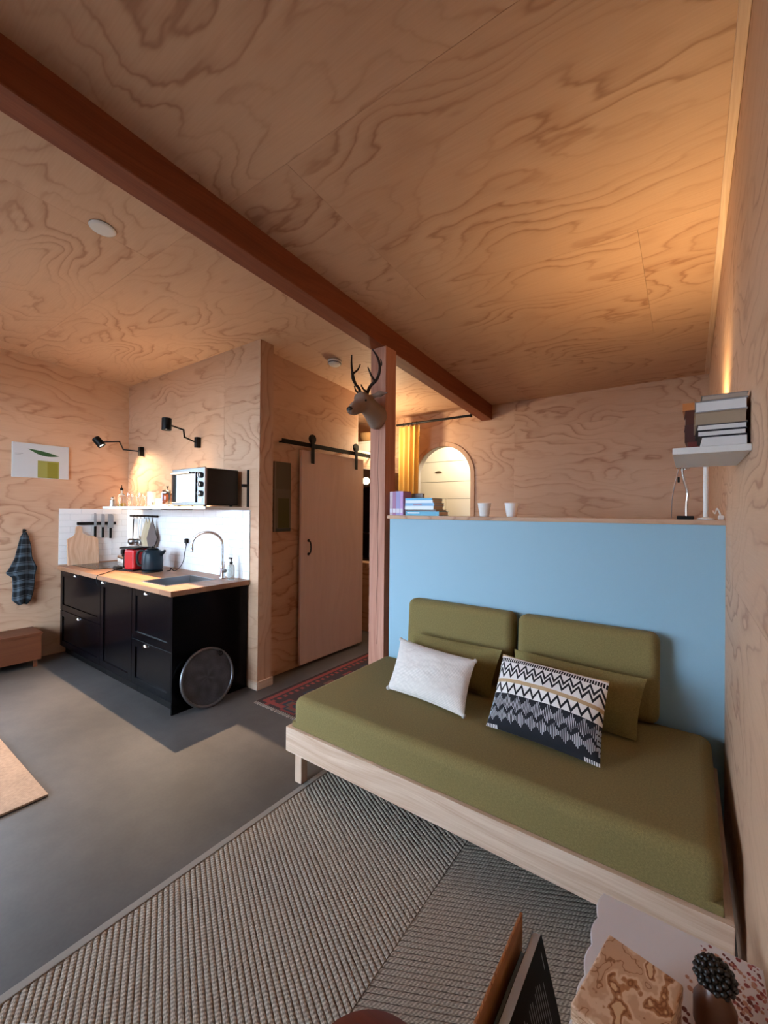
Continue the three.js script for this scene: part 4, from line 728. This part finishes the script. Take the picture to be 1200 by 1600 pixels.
// ---------------------------------------------------------------- ceiling fittings, posters, towel
{
  const c = thing('ceiling_speaker', 'flat white disc on the ceiling near the beam', 'ceiling disc', [-2.605, ceilY(-0.96) - 0.0005, -0.96]); c.rotation.x = -Math.atan(0.076);
  mesh('disc', lathe([[0, -0.014], [0.05, -0.013], [0.062, -0.009], [0.064, 0], [0, 0]]), mat(0xdedcd8, 0.5), c); mesh('rim', new THREE.TorusGeometry(0.0615, 0.003, 8, 40).rotateX(Math.PI / 2), white, c, [0, -0.005, 0]);
  const s = thing('smoke_detector', 'round white smoke detector on the hall ceiling', 'smoke detector', [-2.66, ceilY(-2.89) - 0.0005, -2.89]); s.rotation.x = -Math.atan(0.076);
  mesh('housing', lathe([[0, -0.045], [0.045, -0.044], [0.055, -0.034], [0.064, -0.012], [0.064, 0], [0, 0]]), mat(0xd6d2cc, 0.5), s); mesh('vent_ring', new THREE.TorusGeometry(0.0585, 0.004, 8, 40).rotateX(Math.PI / 2), mat(0x3a2a20, 0.7), s, [0, -0.026, 0]);
  const t1 = canvasTex(512, 384, (g, w, h) => { g.fillStyle = '#c9cfd3'; g.fillRect(0, 0, w, h); g.fillStyle = '#8f979d'; g.fillRect(20, 118, 70, 4); g.fillRect(20, 130, 52, 3); g.fillStyle = '#2f5a35'; g.beginPath(); g.moveTo(130, 60); g.quadraticCurveTo(260, 62, 420, 118); g.quadraticCurveTo(320, 150, 220, 112); g.fill(); g.fillStyle = '#9a9a52'; g.fillRect(220, 185, 200, 199); g.fillStyle = '#85842f'; g.fillRect(310, 200, 100, 184); });
  const p1 = thing('wall_picture', 'landscape picture with green leaf and olive block', 'picture', [XL + 0.0005, 1.98, -1.435]);
  mesh('canvas_block', span(0, 0.018, -0.17, 0.17, -0.231, 0.231, 0.002), mat(0xd8dcdc, 0.5), p1); mesh('print', new THREE.PlaneGeometry(0.455, 0.334).rotateY(Math.PI / 2), mat(0xffffff, 0.3, { map: t1 }), p1, [0.0186, 0, 0]);
  const t2 = canvasTex(256, 768, (g, w, h) => { g.fillStyle = '#6b5f50'; g.fillRect(0, 0, w, h); g.fillStyle = '#5d5440'; g.fillRect(0, 0, w, 300); g.fillStyle = '#4a4a1e'; g.fillRect(60, 400, 170, 330); g.fillStyle = '#3a3f3c'; g.fillRect(0, 735, w, 33); g.fillStyle = '#7a6c5e'; g.fillRect(0, 0, 26, h); });
  const p2 = thing('hall_picture', 'narrow dark olive picture beside the sliding door', 'picture', [-3.05 + 0.0005, 1.63, -2.61]);
  mesh('canvas_block', span(0, 0.014, -0.32, 0.32, -0.1, 0.1, 0.002), mat(0x4c453c, 0.6), p2); mesh('print', new THREE.PlaneGeometry(0.196, 0.636).rotateY(Math.PI / 2), mat(0xffffff, 0.35, { map: t2 }), p2, [0.0146, 0, 0]);
}
{
  const k = thing('wall_hook', 'small black hook on the left-hand plywood wall', 'hook', [XL + 0.0005, 1.275, -1.305]);
  mesh('plate', bx(0.006, 0.05, 0.022, 0.002).translate(0.0032, 0, 0), black, k); mesh('peg', merge(bar([0.006, 0.005, 0], [0.045, 0.012, 0], 0.006), at(new THREE.SphereGeometry(0.01, 12, 8), 0.047, 0.013, 0), tube([[0.006, -0.012, 0], [0.03, -0.02, 0.0], [0.035, -0.004, 0.018]], 0.004, 14, 6)), black, k);
  const tt = canvasTex(256, 512, (g, w, h) => { g.fillStyle = '#0a0e14'; g.fillRect(0, 0, w, h); for (let x = 0; x < w; x += 64) { g.fillStyle = 'rgba(120,140,155,0.30)'; g.fillRect(x, 0, 20, h); g.fillStyle = 'rgba(10,12,16,0.5)'; g.fillRect(x + 36, 0, 8, h); } for (let y = 0; y < h; y += 88) { g.fillStyle = 'rgba(135,155,168,0.38)'; g.fillRect(0, y, w, 26); g.fillStyle = 'rgba(190,200,205,0.4)'; g.fillRect(0, y + 34, w, 5); } });
  const w = thing('tea_towel', 'dark blue plaid tea towel hanging from the wall hook', 'towel', [XL + 0.034, 1.27, -1.305]), rings = [], n = 60;
  // half widths towards +z (left in the photo) and -z down the towel's length
  const prof = [[0, 0.012, 0.012], [0.06, 0.035, 0.03], [0.2, 0.055, 0.05], [0.36, 0.075, 0.06], [0.5, 0.115, 0.10], [0.56, 0.14, 0.09], [0.62, 0.09, 0.085], [0.8, 0.085, 0.08], [0.94, 0.09, 0.06], [1, 0.05, 0.02]];
  const pf = (v, c) => { let i = 0; while (i < prof.length - 2 && prof[i + 1][0] < v) i++; return lerp(prof[i][c], prof[i + 1][c], clamp((v - prof[i][0]) / (prof[i + 1][0] - prof[i][0]))); };
  for (let j = 0; j <= 40; j++) { const v = j / 40, ring = []; for (let i = 0; i < n; i++) { const a = i / n * 6.2832, c = Math.cos(a), s = Math.sin(a), wz = c > 0 ? pf(v, 1) : pf(v, 2), fold = 1 + 0.28 * Math.sin(a * 5 + v * 2.2) * sst(0.02, 0.3, v); ring.push([Math.max(-0.03, s * (0.018 + 0.02 * v) * fold), -0.70 * v - 0.01 * Math.sin(a * 3) * v, wz * c * (0.85 + 0.15 * fold)]); } rings.push(ring); }
  const g = loft(rings), u = g.attributes.uv; for (let i = 0; i < u.count; i++) u.setXY(i, u.getX(i) * 2, u.getY(i) * 1.4);
  mesh('cloth', g, mat(0xffffff, 0.95, { map: tt }), w);
}
{ // low wooden bench at the picture's left edge
  const b = thing('low_bench', 'low brown wooden bench against the left-hand wall', 'bench', [-5.16, 0, -0.92]), bw = mat(0x6b4630, 0.55, { map: sized(pineTex, 1.5, 0.4) });
  mesh('seat', metreUV(span(-0.155, 0.16, 0.3, 0.325, -0.46, 0.48, 0.003), 2), bw, b); mesh('front_board', metreUV(span(0.135, 0.155, 0.07, 0.2995, -0.45, 0.47, 0.002), 2), bw, b); mesh('end_board', metreUV(span(-0.15, 0.1345, 0.07, 0.2995, -0.45, -0.43, 0.002), 0), bw, b); mesh('end_board', metreUV(span(-0.15, 0.1345, 0.07, 0.2995, 0.45, 0.47, 0.002), 0), bw, b);
  for (const x of [-0.14, 0.11]) for (const z of [-0.425, 0.41]) mesh('leg', metreUV(span(x, x + 0.024, 0.0002, 0.2995, z, z + 0.03, 0.002), 1), bw, b);
}
{ // round dark tray leaning on the cabinet end
  const t = thing('round_tray', 'round charcoal tray with pale metal rim leaning on cabinet', 'tray', [-2.955, 0.0003, -1.85], Math.PI / 2);
  const tilt = new THREE.Group(); const wt = dataTex(256, 256, (u, v) => { const k = 0.8 + 0.04 * Math.sin(u * 6.2832 * 30) * Math.sin(v * 6.2832 * 30) + 0.2 * perlin(u * 12, v * 12, 12, 12, 6); return [k, k, k]; });
  const face = mesh('plate', lathe([[0, 0], [0.205, 0], [0.21, 0.004], [0.205, 0.008], [0, 0.008]], 56).rotateX(Math.PI / 2).translate(0, 0.2225, 0), mat(0x55575e, 0.5, { map: wt, bumpMap: wt, bumpScale: 0.001 }), t, [0, 0, 0], [-0.19, 0, 0]);
  mesh('rim', new THREE.TorusGeometry(0.211, 0.011, 10, 64).translate(0, 0.2225, 0.012), mat(0x777a80, 0.3, { metalness: 0.9 }), t, [0, 0, 0], [-0.19, 0, 0]);
  mesh('ring_handle', merge(new THREE.TorusGeometry(0.016, 0.004, 8, 20).translate(0.12, 0.37, 0.02), at(bx(0.02, 0.03, 0.006, 0.002), 0.12, 0.39, 0.018)), black, t, [0, 0, 0], [-0.19, 0, 0]);
}
// ---------------------------------------------------------------- things in the foreground
{
  const t = thing('side_table', 'small white side table at the daybed corner', 'table', [-0.025, 0, -0.85]), top = 0.5;
  mesh('table_top', span(-0.14, 0.155, top - 0.02, top, -0.38, 0.4, 0.004), white, t); for (const x of [-0.13, 0.12]) for (const z of [-0.36, 0.36]) mesh('leg', span(x, x + 0.03, 0.0108, top - 0.0201, z, z + 0.03, 0.003), white, t);
  const c = thing('tablecloth', 'white scalloped cloth with red floral print on side table', 'tablecloth', [-0.025, top + 0.0005, -0.85]), s = new THREE.Shape();
  const edge = []; for (let i = 0; i <= 60; i++) { const z = 0.41 - i / 60 * 0.80; edge.push([-0.15 - 0.008 * Math.abs(Math.sin(i / 60 * Math.PI * 10)), -z]); }
  s.moveTo(0.16, -0.41); edge.forEach(([x, y]) => s.lineTo(x, y)); s.lineTo(0.16, 0.39); s.lineTo(0.16, -0.41);
  const ft = canvasTex(512, 1024, (g, w, h) => { let q = 5; const R = () => (q = (q * 16807) % 2147483647) / 2147483647; g.fillStyle = '#dcd6d6'; g.fillRect(0, 0, w, h); for (let i = 0; i < 420; i++) { const x = w * (0.55 + 0.45 * R()), y = h * R() * 0.42, k = R(), dens = (x / w - 0.55) / 0.45; if (R() > dens * 1.1 + 0.05) continue; g.fillStyle = ['#8e3f3f', '#b26a62', '#6d3a36', '#b98a74'][k * 4 | 0]; g.beginPath(); g.arc(x, y, 2 + 6 * R(), 0, 6.2832); g.fill(); if (k > 0.5) { g.beginPath(); g.arc(x + 10, y + 7, 5, 0, 6.2832); g.fill(); } } });
  const g = new THREE.ExtrudeGeometry(s, { depth: 0.004, bevelEnabled: true, bevelSize: 0.002, bevelThickness: 0.001, bevelSegments: 1 }).rotateX(-Math.PI / 2).translate(0, 0.001, 0), p = g.attributes.position, u = g.attributes.uv;
  for (let i = 0; i < p.count; i++) u.setXY(i, (p.getX(i) + 0.16) / 0.32, 1 - (p.getZ(i) + 0.39) / 0.8);
  mesh('cloth', g, mat(0xffffff, 0.9, { map: ft }), c);
  const TT = top + 0.0068;
  const at2 = dataTex(512, 512, (u, v) => {           // agate: warped bands and patches
    const wx = 0.5 * perlin(u * 3, v * 3, 3, 3, 21), wy = 0.5 * perlin(u * 3, v * 3, 3, 3, 22), n = perlin(u * 3 + wx, v * 3 + wy, 3, 3, 23) + 0.35 * perlin(u * 7 + wy, v * 7, 7, 7, 24) + 0.12 * perlin(u * 20, v * 20, 20, 20, 25);
    let c = mixc([0.80, 0.64, 0.51], [0.88, 0.76, 0.64], sst(-0.1, 0.1, n)); c = mixc(c, [0.70, 0.49, 0.33], sst(0.22, 0.3, n)); c = mixc(c, [0.50, 0.29, 0.14], Math.exp(-Math.pow((n - 0.42) / 0.05, 2))); c = mixc(c, [0.86, 0.72, 0.56], sst(0.5, 0.56, n));
    return mixc(c, [0.52, 0.33, 0.18], 0.8 * Math.exp(-Math.pow((n + 0.36) / 0.035, 2)));
  });
  const b = thing('agate_box', 'square box with brown and cream agate pattern', 'box', [-0.088, TT, -0.918], -0.2), am = mat(0xffffff, 0.35, { map: at2 });
  mesh('box_body', bx(0.13, 0.062, 0.188, 0.004).translate(0, 0.031, 0), am, b); mesh('lid', bx(0.134, 0.03, 0.194, 0.005).translate(0, 0.0775, 0), am, b);
  const v = thing('pod_vase', 'brown vase holding a dark seed pod beside the wall', 'vase', [0.045, TT, -1.03]);
  mesh('vase_body', lathe([[0, 0], [0.026, 0], [0.034, 0.02], [0.034, 0.06], [0.022, 0.085], [0.02, 0.095], [0.017, 0.095], [0.018, 0.08], [0, 0.075]]), mat(0x59331d, 0.35), v);
  const pod = [at(new THREE.SphereGeometry(0.03, 18, 12).scale(1, 0.8, 1), 0, 0.112, 0)]; for (let i = 0; i < 60; i++) { const y = 1 - (i + 0.5) / 45, a = i * 2.4, q = Math.sqrt(Math.max(0, 1 - y * y)); if (y > -0.4) pod.push(new THREE.SphereGeometry(0.006, 6, 5).translate(0.03 * q * Math.cos(a), 0.112 + 0.025 * y, 0.03 * q * Math.sin(a))); }
  mesh('seed_pod', merge(...pod), mat(0x171310, 0.4), v);
  const d = thing('glass_dish', 'clear glass dish with white rim before the agate box', 'dish', [-0.135, TT, -0.74]);
  mesh('dish_body', lathe([[0, 0], [0.045, 0], [0.062, 0.04], [0.059, 0.04], [0.043, 0.004], [0, 0.004]]), mat(0xffffff, 0.04, { transmission: 1, thickness: 0.004, ior: 1.45 }), d); mesh('rim', new THREE.TorusGeometry(0.0605, 0.0028, 8, 48).rotateX(Math.PI / 2), whiteGloss, d, [0, 0.0415, 0]);
}
{
  const r = thing('magazine_rack', 'thin brown wooden magazine rack beside the side table', 'rack', [-0.3, 0.011, -0.8]), wd = mat(0xc79260, 0.6, { map: sized(pineTex, 0.8, 0.3) });
  mesh('side_board', metreUV(span(-0.038, -0.032, 0, 0.489, -0.268, 0.04, 0.001), 2), wd, r); mesh('base_board', metreUV(span(-0.0315, 0.115, 0, 0.008, -0.26, 0.04, 0.001), 2), wd, r); mesh('low_board', metreUV(span(0.108, 0.115, 0.0082, 0.09, -0.26, 0.04, 0.001), 2), wd, r);
  const teeth = []; for (let i = 0; i < 15; i++) teeth.push(at(new THREE.ConeGeometry(0.004, 0.008, 4), -0.035, 0.4925, -0.258 + i * 0.0212)); mesh('toothed_edge', merge(...teeth), wd, r);
  const cov = canvasTex(512, 640, (g, w, h) => { g.fillStyle = '#0d0c0d'; g.fillRect(0, 0, w, h); g.fillStyle = '#9a9a9c'; let q = 3; const R = () => (q = (q * 16807) % 2147483647) / 2147483647; for (let k = 0; k < 13; k++) g.fillRect(230 + k * 17, 60 + 60 * R(), 5, 90 + 110 * R()); g.fillRect(470, 30, 7, 50); g.fillStyle = '#b3341d'; g.beginPath(); g.moveTo(60, 640); g.quadraticCurveTo(90, 330, 180, 250); g.quadraticCurveTo(260, 380, 290, 640); g.fill(); g.fillStyle = '#d8742a'; g.beginPath(); g.arc(180, 560, 70, 0, 6.2832); g.fill(); });
  const mags = [[-0.004, 0.02, 0xc3cfda, null, 'black-covered magazine leaning in the rack', 0.47, 0.42], [-0.017, 0.009, 0x7d98ab, null, 'slim blue-grey magazine behind the black one', 0.42, 0.3]];
  mags.forEach(([x, t, c, , label, L, ], i) => {
    const m = thing('magazine', label, 'magazine', [-0.17 - i * 0.045, 0.0195, -0.915 + i * 0.02], 0, 'magazines in the rack'); m.rotation.z = 0.25;
    mesh('pages', span(-t, -0.0012, 0.002, L, -0.15, 0.15), mat(c, 0.6), m); mesh('back_cover', span(-t - 0.001, -t - 0.0002, 0, L + 0.001, -0.152, 0.152), mat(0x2a2f36, 0.4), m);
    const cg = new THREE.PlaneGeometry(0.304, L).rotateY(Math.PI / 2).translate(0, L / 2, 0); mesh('front_cover', span(-0.001, -0.0002, 0, L, -0.152, 0.152), mat(0x101011, 0.4, { specularIntensity: 0.15 }), m); if (!i) mesh('cover_print', cg, mat(0xffffff, 0.4, { map: cov, specularIntensity: 0.15 }), m, [0.0003, 0, 0]);
  });
}
{
  const s = thing('round_stool', 'rounded reddish-brown wooden stool at the bottom edge', 'stool', [-0.465, 0.0108, -0.61]), wm = mat(0xc08a6c, 0.5, { map: sized(beamTex, 1, 0.3) });
  mesh('seat', metreUV(lathe([[0, 0.4], [0.12, 0.4], [0.135, 0.41], [0.138, 0.425], [0.13, 0.438], [0.1, 0.442], [0, 0.442]], 48)), wm, s); for (let k = 0; k < 3; k++) { const a = k * 2.094 + 0.4; mesh('leg', bar([0.08 * Math.cos(a), 0.3998, 0.08 * Math.sin(a)], [0.11 * Math.cos(a), 0.002, 0.11 * Math.sin(a)], 0.013), wm, s); }
  const gt = canvasTex(256, 256, (g, w, h) => { g.fillStyle = '#cfd2d4'; g.fillRect(0, 0, w, h); g.fillStyle = '#1d2f2a'; g.fillRect(22, 22, w - 44, h - 44); g.fillStyle = '#3d5a4a'; g.fillRect(50, 60, 80, 60); g.fillStyle = '#6d3a48'; g.fillRect(150, 40, 50, 30); });
  const m = thing('floor_magazine', 'glossy dark green magazine lying on the ribbed rug', 'magazine', [-1.43, 0.0112, -0.35], 0.6); mesh('pages', bx(0.16, 0.008, 0.2, 0.001).translate(0, 0.0042, 0), mat(0xd9dcde, 0.4), m); mesh('cover', new THREE.PlaneGeometry(0.158, 0.198).rotateX(-Math.PI / 2), mat(0xffffff, 0.25, { map: gt }), m, [0, 0.0086, 0]);
}
renderer.render(scene, camera);
